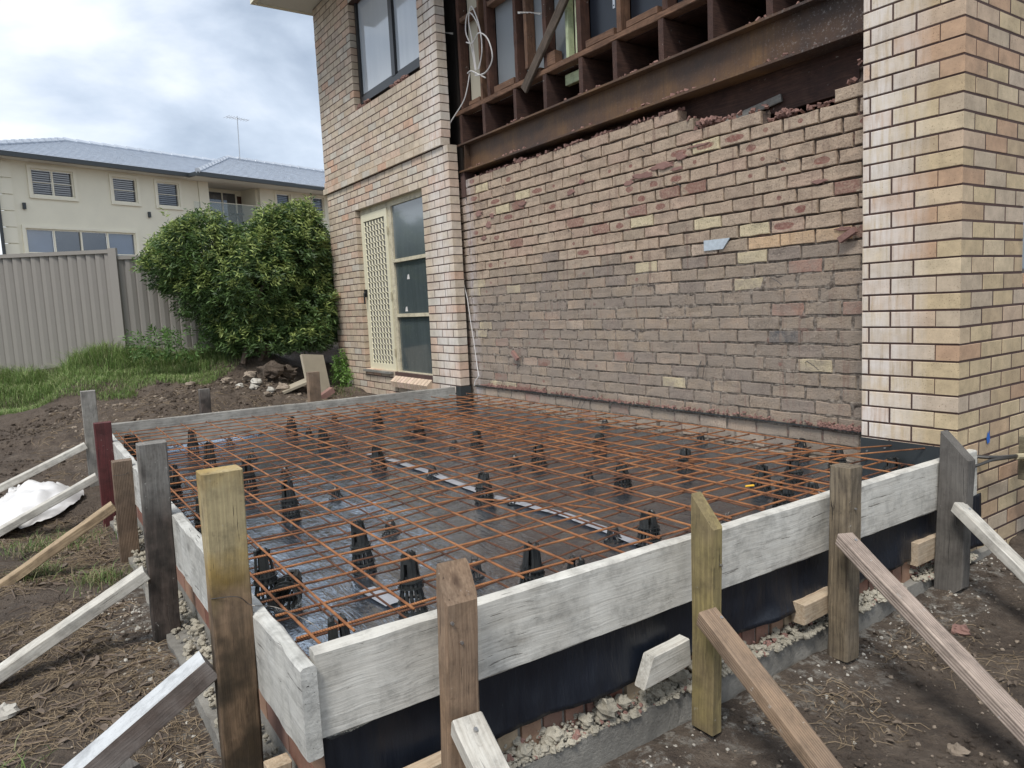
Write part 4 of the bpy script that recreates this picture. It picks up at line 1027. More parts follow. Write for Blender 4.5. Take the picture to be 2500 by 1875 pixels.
brace('tan brown brace propping the short ribbed post', (-3.24, -3.43, -.28), (-3.25, -4.3, -.79), .085, .05, 'tan_brace', (1, 0, 0))
brace('pale brace propping the red post', (-4.36, -3.43, -.29), (-4.42, -4.4, -.75), .085, .05, 'pale_brace', (1, 0, 0))
brace('far pale brace propping the corner post above the plastic bag', (-5.26, -3.43, -.18), (-5.25, -4.5, -.62), .085, .05, 'pale_brace', (1, 0, 0))
# spacer stubs
def stub(label, a, b, w_=.075, t_=.07, **k): tag(timber('spacer_block', a, b, w_, t_, M['end_grain'], (0, 0, 1), None, **k), label, 'block')
tag(timber('spacer_block', (.005, -2.215, -.43), (.005, -1.99, -.415), .10, .05, M['pale_brace'], (0, 0, 1), None, cut0=(.55, 0)), 'slant-cut white timber wedge beside the yellow-green post', 'block')
stub('small pale timber stub behind the square olive post', (.005, -1.33, -.475), (.005, -1.1, -.47), .085, .06)
stub('small pine timber stub behind the dark grey pointed post', (.0, -.44, -.44), (.0, -.16, -.44), .11, .07)
stub('timber stub low behind the nearest front post', (.01, -3.08, -.455), (.01, -2.9, -.45), .09, .05)
stub('upright timber stub behind the big yellow-topped post', (-.42, -3.30, -.72), (-.40, -3.30, -.50), .05, .07)
stub('upright timber stub behind the grey stained post', (-1.72, -3.30, -.72), (-1.72, -3.30, -.45), .06, .07)
# tie wires
def wire(label, pts, r=.0012): tag(loop(pts, r).build('tie_wire', M['wire'], None), label, 'wire')
wire('thin tie wire from the big yellow-topped post to the mesh', [(-.46, -3.43, .02), (-.45, -3.36, .01), (-.46, -3.32, -.03), (-.40, -3.27, -.03), (-.34, -3.2, -.07), (-.28, -3.17, -.095)])
wire('thin tie wire from the grey stained post over the left board', [(-1.82, -3.435, -.03), (-1.82, -3.31, -.0), (-1.70, -3.25, -.02), (-1.45, -3.18, -.06), (-1.4, -3.12, -.085)])
wire('thin tie wire looped round the short ribbed post', [(-3.16, -3.428, -.08), (-3.155, -3.37, -.085), (-3.16, -3.315, -.07), (-3.05, -3.2, -.05), (-2.95, -3.12, -.08)])

# ---------------------------------------------------------------- reinforcing mesh
def sx(x, y): return x + .035 * y          # the mesh lies slightly skew
def mesh_sheet(name, label, z, xbars, ybars, x0, x1, mat, r=.0046, zf=None):
    root = thing(name, label, 'mesh', (-2.6, -1.6, z), 0, 'steel reinforcement mesh over the slab bed')
    for y, a, b, dz in xbars:
        n = 14; pts = []; sd = U(0, 99)
        for i in range(n + 1):
            x = a + (b - a) * i / n; pts.append((sx(x, y) , y + .006 * noise.noise(Vector((x * .8, sd, 0))), (zf(y) if zf else z) + dz + .007 * noise.noise(Vector((x * .9, sd, 4)))))
        MB().tube(pts, r, 6).build('bar', M[mat], root, True)
    for x, a, b, dz in ybars:
        n = 10; pts = []; sd = U(0, 99)
        for i in range(n + 1):
            y = a + (b - a) * i / n; pts.append((sx(x, y) + .006 * noise.noise(Vector((y * .8, sd, 0))), y, (zf(y) if zf else z) + dz + .007 * noise.noise(Vector((y * .9, sd, 4)))))
        MB().tube(pts, r, 6).build('bar', M[mat], root, True)
    return root
XA, XB = -5.0, -.10
xb = [(-3.215, XA, XB + .03, 0)] + [(-3.11 + .2 * k, XA + U(-.03, .03), XB + U(-.03, .02), 0) for k in range(12)]
yb = [(-.165 - .2 * k, -3.25, -.78 + U(-.02, .02), -.0085) for k in range(25)]
mesh_sheet('rebar_mesh', 'rusty top reinforcement mesh over the front half of the slab', -.080, xb, yb, XA, XB, 'rebar')
xb = [(-.95 + .2 * k, XA + .12 + U(-.02, .02), XB + U(-.05, .02), 0) for k in range(6)]
yb = [(-.125 - .2 * k, -1.22 + U(-.03, .03), .10, -.017) for k in range(24)]
mesh_sheet('rebar_mesh', 'rusty top reinforcement mesh lapped against the brick wall', -.088, xb, yb, XA, XB, 'rebar')
xb = [(-3.02 + .2 * k, XA + .1, XB - .04, 0) for k in range(15)]
yb = [(-.26 - .2 * k, -3.2, .08, -.0085) for k in range(24)]
mesh_sheet('rebar_mesh', 'darker rusty bottom reinforcement mesh close to the black sheet', -.222, xb, yb, XA, XB, 'rebar_dark', .0042, lambda y: floorz(y) + .083)
# loose bars over the right rear
def lbar(label, pts, mat='rebar', r=.0042): tag(MB().tube(pts, r, 6).build('loose_bar', M[mat], None, True), label, 'steel bar')
lbar('loose rusty bar leaning over the right rear corner of the mesh', [(-.9, -.95, -.045), (-.3, .04, -.03)])
lbar('rusty bar ending above the board near the brick pier', [(-.62, -.75, -.05), (-.12, .05, -.02)])
lbar('loose cranked rusty bar lying low on the mesh behind the pointed post', [(-1.5, -2.15, -.13), (-1.2, -1.9, -.14), (-1.05, -1.85, -.12), (-.7, -1.75, -.105)])
o_ = MB().tube([(-.41, -1.115, -.066), (-.395, -1.075, -.066)], .005, 6).build('bar_cap', M['yellow_paint'], None); tag(o_, 'yellow painted end of a bar in the middle right of the mesh', 'bar end')

# ---------------------------------------------------------------- bar chairs
def kid(root, o):
    o.parent = root; kids.setdefault(root.name, []).append(o); return o
def ring(r, z, t_=.004, h=.006, n=18):
    mb = MB()
    for k in range(n):
        a = 2 * math.pi * k / n
        for q, (dr_, dz_) in enumerate(((0, 0), (t_, 0), (t_, h), (0, h))): mb.v.append(Vector(((r - t_ + dr_) * math.cos(a), (r - t_ + dr_) * math.sin(a), z + dz_)))
    for k in range(n):
        k2 = (k + 1) % n
        for q in range(4): mb.f.append((k * 4 + q, k * 4 + (q + 1) % 4, k2 * 4 + (q + 1) % 4, k2 * 4 + q))
    return mb
def tall_chair(name, label, mat=M['chair'], nr=4):
    t = thing(name, label, 'bar chair', (0, 0, 0), 0, 'tall bar chairs under the top mesh')
    H_ = .225; rb_, rt_ = .046, .028
    def rad(z): return rb_ + (rt_ - rb_) * max(0, z / H_) ** 1.25
    legs = MB()
    for k in range(14):
        a = 2 * math.pi * k / 14; R_ = Matrix.Rotation(a, 3, 'Z')
        for z0_, z1_ in ((0, .05), (.05, .10), (.10, .145)):
            legs.tube([R_ @ Vector((rad(z0_) + .001, 0, z0_)), R_ @ Vector((rad(z1_) - .005, 0, z1_))], [.0062, .0048], 4)
    kid(t, legs.build('rib_cage', mat))
    for z in (0, .036, .095, .12)[:nr]: kid(t, ring(rad(z) + .010, z, .011, .005).build('ring', mat, None))
    body = MB()
    for s_ in (0, math.pi):      # two ribbed half shells with an arched opening
        n = 12; b0 = len(body.v)
        for i in range(9):
            z = .10 + (H_ - .10) * i / 8; r = rad(z) - .001
            for k in range(n + 1):
                a = s_ - 1.38 + 2.76 * k / n; rr = r + (.0022 if k % 2 else 0); body.v.append(Vector((rr * math.cos(a), rr * math.sin(a), z)))
        for i in range(8):
            for k in range(n):
                if 2 <= i <= 5 and k in (5, 6): continue
                q = b0 + i * (n + 1) + k; body.f.append((q, q + 1, q + n + 2, q + n + 1))
    bo = body.build('shell_plate', mat); md = bo.modifiers.new('s', 'SOLIDIFY'); md.thickness = .003; kid(t, bo)
    top = MB()
    for s_ in (-1, 1): top.box((s_ * .018, 0, H_ - .004), (.014, .036, .022)).tube([(s_ * .018, -.013, H_ + .005), (s_ * .012, -.006, H_ + .016)], .003, 4).tube([(s_ * .018, .013, H_ + .005), (s_ * .012, .006, H_ + .016)], .003, 4)
    kid(t, top.build('prong', mat))
    kid(t, MB().tube([(-.018, 0, H_), (-.014, .004, H_ + .018), (.0, .004, H_ + .010), (.014, .004, H_ + .018), (.018, 0, H_)], .0016, 4).build('clip', M['wire']))
    return t
def small_chair(name, label):
    t = thing(name, label, 'bar chair', (0, 0, 0), 0, 'small round bar chairs under the bottom mesh')
    kid(t, ring(.046, 0, .007, .005).build('ring', M['chair'])); lg_ = MB()
    for k in range(8):
        a = 2 * math.pi * k / 8; lg_.tube([(.042 * math.cos(a), .042 * math.sin(a), .003), (.026 * math.cos(a), .026 * math.sin(a), .018), (.020 * math.cos(a), .020 * math.sin(a), .058)], [.004, .0045, .004], 4)
    kid(t, lg_.build('leg_cage', M['chair'])); h_ = MB().tube([(0, 0, .05), (0, 0, .062), (0, 0, .078)], [.024, .022, .012], 8); kid(t, h_.build('head', M['chair']))
    cl = MB()
    for s_ in (-1, 1): cl.tube([(s_ * .012, 0, .072), (s_ * .014, 0, .090), (s_ * .008, 0, .102), (s_ * .002, 0, .093)], .0022, 4)
    kid(t, cl.build('clip', M['wire'])); return t
TALL = [(-1.23, -2.66), (-.70, -2.69), (-2.25, -2.66), (-3.08, -2.67), (-2.84, -1.87), (-3.88, -1.88), (-4.73, -1.87), (-1.60, -1.80), (-2.76, -1.13), (-3.62, -1.16), (-4.42, -1.17), (-.33, -3.10), (-.49, -2.285),
        (-4.72, -2.70), (-3.94, -2.73), (-3.26, -3.09), (-2.25, -3.11), (-2.0, -1.13), (-2.0, -.61), (-1.22, -1.13), (-.48, -1.67), (-1.24, -.60), (-.67, -.66), (-.62, -.44), (-.40, -.84), (-.93, .08), (-.62, -.03), (-.29, -.06), (-1.14, -3.10), (-.26, -2.26), (-4.9, -3.15), (-4.82, -3.12)]
lab_t = {0: 'tall black bar chair in the open patch behind the nearest front post', 1: 'tall black bar chair just left of the nearest front post top', 7: 'lone tall black bar chair by the silver tape strip', 11: 'tall black bar chair tucked against the near front board corner', 12: 'wire-wrapped tall black bar chair close behind the front board', 2: 'tall black bar chair right of the big yellow-topped post', 28: 'tall black bar chair standing behind the big yellow-topped post beside a fallen one'}
t0 = tall_chair('tall_bar_chair', lab_t[0])
for i, (x, y) in enumerate(TALL):
    o = t0 if i == 0 else clone(t0)
    fz_ = floorz(y); o.location = (x, y, fz_ - .003); o.rotation_euler = (U(-.06, .06), U(-.06, .06), U(0, 3.1)); s_ = U(.97, 1.02); o.scale = (s_, s_, (-.078 - fz_) / .24)
    o['label'] = lab_t.get(i, 'tall ribbed black bar chair under the mesh, one of the many alike')
ORD = ['first', 'second', 'third', 'fourth', 'fifth', 'sixth', 'seventh', 'eighth', 'ninth', 'tenth']
def row_labels(things, kind):
    rows = {}
    for o in things:
        y = o.location.y; r = min(range(len(RB)), key=lambda i: abs(RB[i][0] - y)); rows.setdefault(r, []).append(o)
    for r, os_ in rows.items():
        os_.sort(key=lambda o: -o.location.x)
        for i, o in enumerate(os_):
            if o['label'].endswith('alike'): o['label'] = kind + ', ' + ORD[i] + ' back from the front board, ' + RB[r][1]
RB = [(-3.11, 'beside the left board'), (-2.66, 'second line from the left board'), (-1.86, 'third line from the left board'), (-1.14, 'fourth line from the left board'), (-.6, 'second line from the brick wall'), (0, 'beside the brick wall')]
row_labels([o for o in bpy.data.objects if o.name.startswith('tall_bar_chair')], 'tall black bar chair')
f_ = clone(t0); f_.location = (-1.02, -3.07, -.262); f_.rotation_euler = (0, math.radians(-82), math.radians(-30)); f_['label'] = 'fallen bar chair lying on its side beside the big yellow-topped post'
f_.scale = (1.1, 1.1, .8)
SM = [(-2.45, -2.325), (-3.306, -2.367), (-4.126, -2.38), (-1.599, -2.361), (-.812, -2.345), (-2.3, -1.742), (-1.416, -1.718), (-2.872, -1.252), (-2.098, -1.251), (-3.645, -1.798), (-3.62, -1.26), (-4.95, -1.384), (-4.477, -1.797), (-4.9, -2.368), (-3.084, -3.132), (-4.806, -3.121), (-1.437, -1.194), (-.631, -1.738), (-.565, -1.25), (-.333, -1.338), (-1.69, .05), (-2.70, .06), (-.437, -.549)]
lab_s = {0: 'small black bar chair in the second row right of the big yellow-topped post', 3: 'small black bar chair between the mesh bars in mid slab', 4: 'small black bar chair just behind the nearest front post', 6: 'small black bar chair standing on the silver tape', 17: 'small black bar chair beside the end of the silver tape'}
s0 = small_chair('small_bar_chair', lab_s[0])
for i, (x, y) in enumerate(SM):
    o = s0 if i == 0 else clone(s0); o.location = (x, y, floorz(y) - .003); o.rotation_euler = (0, 0, U(0, 3.1)); o.scale = (1, 1, .85); o['label'] = lab_s.get(i, 'small round black bar chair low under the mesh, one of the many alike')
row_labels([o for o in bpy.data.objects if o.name.startswith('small_bar_chair')], 'small black bar chair')
# ---------------------------------------------------------------- pipe at pier
pp = thing('pipe_stub', 'two thin conduits with a brass fitting sticking out beside the pier', 'pipe', (.03, .25, -.1))
MB().tube([(.0, .20, -.075), (.05, .22, -.075), (.07, .30, -.085), (.09, .46, -.10)], .010, 8).build('conduit', M['wire'], pp)
MB().tube([(.04, .05, -.10), (.05, .12, -.098), (.07, .2, -.085), (.08, .34, -.095), (.09, .46, -.105)], .008, 8).build('conduit', M['wire'], pp)
MB().tube([(.09, .45, -.102), (.10, .52, -.11)], [.016, .018], 10).build('fitting', flat('dirty_brass', (.42, .37, .25), .5), pp)
MB().tube([(.10, .52, -.11), (.102, .545, -.113)], .024, 8, False).build('fitting_nut', flat('dirty_brass_nut', (.50, .45, .33), .5), pp)

# ---------------------------------------------------------------- fence
fence = thing('metal_fence', 'beige corrugated steel fence behind the grass', 'fence', (-8.9, -3.3, .1))
def fpanel(p0, p1, z0a, z0b, zt, nm):
    p0, p1 = Vector(p0), Vector(p1); d = (p1 - p0); L = d.length; d.normalize(); nrm = Vector((d.y, -d.x))
    n = int(L / .125); sheetw = L / n
    for i in range(n):
        mb = MB(); prof = ((0, 0), (.12, 0), (.22, .032), (.78, .032), (.88, 0), (1, 0)) if i % 1 == 0 else ()
        prof = ((0, 0.0), (.07, .036), (.45, .030), (.80, .010), (.90, 0), (1, 0))
        for f, o_ in prof:
            s_ = (i + f) * sheetw; P = p0 + d * s_ + nrm * o_; zb = z0a + (z0b - z0a) * s_ / L
            mb.v += [Vector((P.x, P.y, zb)), Vector((P.x, P.y, zt))]
        for k in range(len(prof) - 1): mb.f.append((2 * k, 2 * k + 2, 2 * k + 3, 2 * k + 1))
        mb.build('rib_panel', M['colorbond'], fence)
    for (za, zb_, h) in ((zt - .045, zt - .045, .05), (z0a, z0b, .05)):
        mb = MB(); a = p0 + nrm * .05; b = p1 + nrm * .05; c = p1 - nrm * .02; e_ = p0 - nrm * .02
        mb.prism([(a.x, a.y, za), (b.x, b.y, zb_), (c.x, c.y, zb_), (e_.x, e_.y, za)], (0, 0, h)); mb.build('rail', M['colorbond'], fence)
PA, PB, PC = (-11.25, -4.90), (-9.69, -2.60), (-8.40, 1.65)
fpanel(PA, PB, .06, .36, 1.83, 'a'); fpanel(PB, PC, .36, .5, 1.74, 'b'); fpanel((-13.5, -8.2), PA, -.1, .06, 1.83, 'c')
for (x, y) in (PB, PA): MB().box((x + .035, y - .02, .95), (.05, .11, 1.80), Matrix.Rotation(-.595, 3, 'Z')).build('fence_post', M['colorbond'], fence)

# ---------------------------------------------------------------- neighbour house
HA = Vector((-32.06, -4.56)); HD = Vector((-.318, .948)); HN = Vector((.948, .318))
def hp(s_, z, off=0): q = HA + HD * s_ + HN * off; return Vector((q.x, q.y, z))
hs = thing('neighbour_house', 'two-storey cream rendered house with grey tiled roof beyond the fence', 'house', (HA.x, HA.y, 1.2))
def hbox(s0_, s1_, z0_, z1_, o0, o1, nm, mt, par=None):
    mb = MB(); mb.prism([hp(s0_, z0_, o0), hp(s1_, z0_, o0), hp(s1_, z0_, o1), hp(s0_, z0_, o1)], (0, 0, z1_ - z0_)); return mb.build(nm, M[mt], par or hs)
OP = {'w1': (1.9, 3.44, 5.99, 7.03), 'w2': (4.98, 5.99, 5.99, 7.03), 'w3': (6.89, 7.9, 5.97, 7.03), 'gw': (1.5, 5.72, 3.0, 4.70)}
def hwall(s0_, s1_, z0_, z1_, off, holes, th=.25):
    xs_ = sorted({s0_, s1_} | {v for h in holes for v in h[:2]}); zs_ = sorted({z0_, z1_} | {v for h in holes for v in h[2:]})
    mb = MB()
    for a, b in zip(xs_, xs_[1:]):
        for c, d in zip(zs_, zs_[1:]):
            m1, m2 = (a + b) / 2, (c + d) / 2
            if any(h[0] < m1 < h[1] and h[2] < m2 < h[3] for h in holes): continue
            mb.prism([hp(a, c, off), hp(b, c, off), hp(b, c, off - th), hp(a, c, off - th)], (0, 0, d - c))
    return mb.build('wall', M['render'], hs)
hwall(.95, 8.85, 1.0, 7.28, 0, [OP['w1'], OP['w2'], OP['w3'], OP['gw']])
hwall(8.85, 12.15, 1.0, 5.25, 0, []); hwall(12.15, 22, 1.0, 7.28, 0, [(13.1, 13.95, 5.95, 7.1), (15.35, 16.1, 6.0, 7.1)])
hbox(8.85, 12.15, 5.0, 7.28, -1.75, -1.5, 'recess_wall', 'render'); hbox(8.86, 12.14, 5.1, 5.25, -1.5, -.251, 'balcony_floor', 'concrete'); hbox(8.15, 12.8, 7.2801, 7.31, -1.7, 1.15, 'soffit', 'soffit')
hbox(8.85, 8.95, 5.2501, 7.28, -1.5, -.251, 'side_wall', 'render'); hbox(12.05, 12.15, 5.2501, 7.28, -1.5, -.251, 'side_wall', 'render')
hbox(8.87, 9.35, 5.2501, 7.28, -.25, .05, 'column', 'render_trim')
hbox(-6, .70, 1.0, 7.28, -3, -.6, 'side_wing', 'render')
for k in range(9): hbox(.68, 1.22, 3.62 - 2.0 + k * .62, 3.62 - 2.0 + k * .62 + .585, -.1, .05, 'quoin', 'render_trim')
mb = MB().tube([hp(.66, 1.2, .12), hp(.66, 7.2, .12)], .06, 8); mb.build('downpipe', M['gutter'], hs)
def hwin(h, panes, par=None, mt='glass_dark', arch=.12, depth=-.09, blind=True, slats=True):
    a, b, c, d = h; 
    f_ = MB()
    def bb(s0_, s1_, z0_, z1_, o0, o1, m_=f_): m_.prism([hp(s0_, z0_, o0), hp(s1_, z0_, o0), hp(s1_, z0_, o1), hp(s0_, z0_, o1)], (0, 0, z1_ - z0_))
    bb(a - arch, b + arch, d + .001, d + arch, .002, .06); bb(a - arch, b + arch, c - arch, c - .001, .002, .07); bb(a - arch, a - .001, c, d, .002, .06); bb(b + .001, b + arch, c, d, .002, .06)
    bb(a, b, d - .05, d, depth, -.01); bb(a, b, c, c + .05, depth, -.01); bb(a, a + .05, c + .051, d - .051, depth, -.01); bb(b - .05, b, c + .051, d - .051, depth, -.01)
    n = len(panes); 
    for p in panes: bb(p - (.03 if n > 1 or b - a > 1.2 else .012), p + (.03 if n > 1 or b - a > 1.2 else .012), c + .051, d - .051, depth, -.012)
    if slats: bb(a + .051, b - .051, (c + d) / 2 - .01, (c + d) / 2 + .012, depth + .01, -.03)
    w_ = f_.build('window', M['render_trim'], hs)
    ed = [a] + list(panes) + [b]
    for q in range(len(ed) - 1): hbox(ed[q] + .03, ed[q + 1] - .03, c + .05, d - .05, depth - .03, depth - .02, 'pane', mt, w_)
    if slats:
        lv = MB(); k = 0; z = c + .08
        while z < d - .08: bb(a + .08, b - .08, z, z + .03, depth - .018, depth - .005, lv); z += .085
        lv.build('louvre', M['shutter'], w_)
    return w_
hwin(OP['w1'], (2.68,)); hwin(OP['w2'], ()); hwin(OP['w3'], ()); gw_ = hwin(OP['gw'], (2.52, 3.53, 4.58), mt='glass_blue', slats=False); hbox(2.56, 4.54, 3.06, 4.64, -.109, -.101, 'dark_pane', 'glass_dark', gw_)  # dark overlay on the middle panes paints the reflected roof
hwin((13.1, 13.95, 5.95, 7.1), (), mt='glass_blue'); hwin((15.35, 16.1, 6.0, 7.1), (), mt='glass_blue')
hbox(10.2, 11.75, 5.26, 7.1, -1.499, -1.48, 'sliding_door', 'glass_dark')
for s_ in (10.2, 10.95, 11.72): hbox(s_ - .03, s_ + .04, 5.26, 7.12, -1.479, -1.44, 'door_stile', 'render_trim')
hbox(12.16 - .12, 12.14, 5.3, 5.31, -1.2, -1.1, 'threshold', 'concrete')
hbox(11.8, 12.03, 5.26, 7.0, -1.499, -1.46, 'side_door', 'hardwood')
hbox(9.36, 12.1, 5.27, 6.33, .0, .012, 'glass_balustrade', 'clear_glass'); hbox(8.55, 8.88, 5.27, 6.3, .06, .07, 'glass_balustrade', 'clear_glass')
hbox(9.36, 12.1, 6.331, 6.36, -.01, .02, 'handrail', 'render_trim'); hbox(1.3, 5.9, 3.70, 3.73, .5, .53, 'handrail', 'render_trim'); hbox(1.3, 5.9, 2.6, 3.69, .51, .52, 'glass_balustrade', 'clear_glass')
for s_ in (1.55, 6.42): hbox(s_ - .05, s_ + .05, 5.42, 5.66, .001, .10, 'wall_light', 'gutter')
# balcony furniture
bf = thing('cafe_table', 'small dark cafe table behind the balcony glass of the cream house', 'table', hp(11.2, 5.25, -.6))
MB().tube([hp(11.2, 5.95, -.6), hp(11.2, 5.97, -.6)], .32, 14).build('tabletop', M['gutter'], bf)
for k in range(3):
    a = k * 2.1; MB().tube([hp(11.2, 5.94, -.6), hp(11.2 + .12 * math.cos(a), 5.6, -.6 + .12 * math.sin(a)), hp(11.2 + .28 * math.cos(a), 5.26, -.6 + .28 * math.sin(a))], .02, 5).build('leg', M['gutter'], bf)
# roof: main hip + projecting hip, with tile courses
def eave(s0_, s1_, off, z): 
    hbox(s0_, s1_, z, z + .17, off - .02, off + .12, 'gutter', 'gutter'); hbox(s0_, s1_, z + .0, z + .03, -.2, off - .03, 'soffit', 'soffit')
eave(-6.5, 8.15, .6, 7.26); eave(8.15, 23, 1.2, 7.24)
mb = MB(); mb.prism([hp(8.0, 7.26, .58), hp(8.15, 7.26, 1.3), hp(8.3, 7.26, 1.3), hp(8.15, 7.26, .58)], (0, 0, .16)); mb.build('gutter', M['gutter'], hs)
def slope(A, B, C_, D_, n, nm='tile_course'):
    """A-B eave edge, D-C ridge edge, n stepped courses"""
    A, B, C_, D_ = map(Vector, (A, B, C_, D_)); nr = (B - A).cross(D_ - A).normalized(); nr = nr if nr.z > 0 else -nr
    for k in range(n):
        f0, f1 = k / n, (k + 1) / n; a, b = A.lerp(D_, f0), B.lerp(C_, f0); c, d = B.lerp(C_, f1), A.lerp(D_, f1)
        mb = MB(); m_ = max(1, int((b - a).length / .3)); lift = nr * .05; dn = (A - D_).normalized() * .01
        for q in range(m_):
            g0, g1 = q / m_, (q + 1) / m_
            p0, p1, p2, p3 = a.lerp(b, g0), a.lerp(b, g1), d.lerp(c, g1), d.lerp(c, g0)
            mb.quad(p0 + lift * .6 + dn, p1 + lift * .55 + dn, p2, p3); mb.quad(p0, p1, p1 + lift * .55 + dn, p0 + lift * .6 + dn)
        mb.build(nm, M['tile'], hs)
E1a, E1b = hp(.45, 7.42, .7), hp(9.5, 7.42, .7)
RL, RR = hp(4.55, 8.98, -3.2), hp(15.5, 8.98, -3.2)
slope(hp(-.2, 7.42, .7), hp(14, 7.42, .7), RR, RL, 15)
slope(hp(-.2, 7.42, -7.5), hp(-.2, 7.42, .7), RL, RL + Vector((-.02, 0, 0)), 15)
E2 = hp(8.15, 7.42, 1.3); AP = hp(11.9, 9.02, -2.2)
slope(E2, hp(22.5, 7.42, 1.3), hp(13.2 + 5.2, 9.02 - .0, -2.2), AP, 15); slope(hp(8.15, 7.42, -2), E2, AP, AP + Vector((.01, .01, 0)), 15)
def ridge(a, b, n):
    for k in range(n):
        p, q = Vector(a).lerp(Vector(b), k / n), Vector(a).lerp(Vector(b), (k + 1.12) / n); MB().tube([p + Vector((0, 0, .05)), q + Vector((0, 0, .02))], [.13, .10], 6).build('ridge_tile', M['tile'], hs)
ridge(RL, RR, 20); ridge(hp(-.2, 7.45, .7), RL, 12); ridge(E2, AP, 10); ridge(AP, hp(18.4, 9.02, -2.2), 12)
an = thing('tv_antenna', 'tall thin television antenna on the far roof of the cream house', 'antenna', hp(12.5, 8.9, -2))
MB().tube([hp(12.5, 8.8, -2), hp(12.56, 11.2, -2)], .022, 6).build('mast', M['nail'], an)
MB().tube([hp(11.9, 11.05, -2), hp(13.2, 11.1, -2)], .012, 5).build('boom', M['nail'], an)
for k in range(9): s_ = 11.95 + k * .15; MB().tube([hp(s_, 11.06, -2.3 + k * .015), hp(s_, 11.08, -1.7 - k * .015)], .007, 4).build('element', M['nail'], an)

# ---------------------------------------------------------------- bush
def leafy(name, label, cat, lobes, nclus, base_z, llen=.088, lw=.019, cols=((.045, .095, .022), (.075, .14, .03), (.16, .24, .05)), trunk=True, center=None):
    root = thing(name, label, cat, center)
    mb = MB(); mb.c = []
    tot = sum(l[4] ** 2 for l in lobes)
    zmax = max(l[2] + l[4] for l in lobes)
    for (cx, cy, cz, rx, rz) in lobes:
        for _ in range(int(nclus * rz ** 2 / tot)):
            d = Vector((random.gauss(0, 1), random.gauss(0, 1), random.gauss(0, 1))).normalized(); rr = U(.45, 1) ** .5
            rr *= 1 + .22 * noise.noise(Vector((d.x * 2.3 + cx, d.y * 2.3, d.z * 2.3 + cz)))
            if noise.noise(Vector((cx + d.x * 3.2, cy + d.y * 3.2, cz + d.z * 3.2))) < -.22: continue
            if rnd() < .05 and d.z > .1: rr *= U(1.06, 1.32)
            P = Vector((cx + d.x * rx * rr, cy + d.y * rx * rr, cz + d.z * rz * rr))
            if P.z < base_z: continue
            up = (d * .6 + Vector((U(-.5, .5), U(-.5, .5), .75))).normalized()
            tip = rr > .86 and d.z > -.1
            tc = cols[2] if (tip and rnd() < .62) else (cols[1] if rnd() < .5 else cols[0])
            nl = random.randint(7, 11); s1 = up.orthogonal().normalized(); s2 = up.cross(s1)
            for k in range(nl):
                a = k * 2.4 + rnd(); el = U(.1, 1.0); dr_ = (s1 * math.cos(a) + s2 * math.sin(a)) * math.cos(el) + up * math.sin(el); dr_.normalize()
                Q = P + up * (k / nl) * .10; w_ = dr_.cross(Vector((U(-1, 1), U(-1, 1), U(-.3, 1)))).normalized() * lw * U(.7, 1.2); L = llen * U(.6, 1.15)
                n = len(mb.v); mid = Q + dr_ * L * .45 - Vector((0, 0, .006)); mb.v += [Q, mid + w_ * .5, Q + dr_ * L - Vector((0, 0, .02)), mid - w_ * .5]
                mb.f.append((n, n + 1, n + 2, n + 3)); q = U(.7, 1.3); mb.c += [(tc[0] * q, tc[1] * q, tc[2] * q)] * 4
    tag(mb.build('foliage', M['leaf'], root), kind='stuff')
    if trunk:
        for k in range(7):
            l_ = random.choice(lobes); b = Vector((center[0] + U(-.3, .3), center[1] + U(-.3, .3), center[2] - .1)); e_ = Vector((l_[0], l_[1], l_[2] + l_[4] * .3))
            MB().tube([b, b.lerp(e_, .35) + Vector((U(-.1, .1), U(-.1, .1), .1)), b.lerp(e_, .7) + Vector((U(-.1, .1), U(-.1, .1), 0)), e_], [.035, .028, .018, .006], 6).build('branch', M['bark'], root)
    return root
def lat_(c, l, f=0): return (c[0] + .235 * l - .972 * f, c[1] + .972 * l + .235 * f)
BC = (-8.58, -1.20)
lobes = []
for l, f, z, rx, rz in ((-.62, 0, 1.62, .52, .55), (-.92, .0, 1.48, .34, .32), (.60, .2, 1.72, .60, .62), (0, 0, 1.25, .75, .65), (.85, .35, 1.25, .48, .72), (.15, 0, 1.72, .42, .36), (.75, .1, .80, .55, .5), (.1, .1, .78, .62, .42), (-.45, .05, 1.2, .55, .48), (.98, .5, 1.55, .38, .5), (.80, .2, 2.05, .33, .33), (-.42, 0, 1.95, .34, .28), (.45, 0, 2.08, .22, .22), (-.7, .0, 1.85, .25, .22), (.80, .2, .62, .45, .34), (.45, .1, .55, .5, .30), (1.0, .5, .9, .4, .6), (-.2, .05, .7, .4, .3), (.15, -.1, .5, .5, .3), (-.1, -.1, .62, .35, .3), (.7, -.1, .45, .4, .25)):
    x, y = lat_(BC, l, f); lobes.append((x, y, z, rx * .94, rz * .94))
leafy('oleander_bush', 'large dense green bush with pale shoot tips in front of the fence', 'bush', lobes, 17000, .30, center=(BC[0], BC[1], .30), cols=((.05, .095, .03), (.095, .165, .045), (.27, .34, .10)))
lobes = []
for l, z, r in ((-.95, .50, .20), (-.72, .50, .24), (-.45, .50, .24)):
    x, y = lat_((-8.55, -1.55), l); lobes.append((x, y, z, r, r * .9))
leafy('leafy_weed', 'low leafy weeds at the foot of the fence left of the bush', 'weed', lobes, 130, .2, .09, .02, ((.07, .14, .035), (.10, .19, .05), (.13, .24, .06)), False, (-8.75, -2.2, .2))
leafy('leafy_weed', 'small bright green weed growing at the corner of the cream brick wall', 'weed', [(-8.05, -.07, 0.0, .10, .16), (-8.0, -.10, -.12, .12, .14), (-8.08, -.06, .12, .07, .12)], 130, -.3, .06, .018, ((.12, .24, .04), (.16, .30, .06), (.22, .36, .10)), False, (-8.05, -.1, -.2))

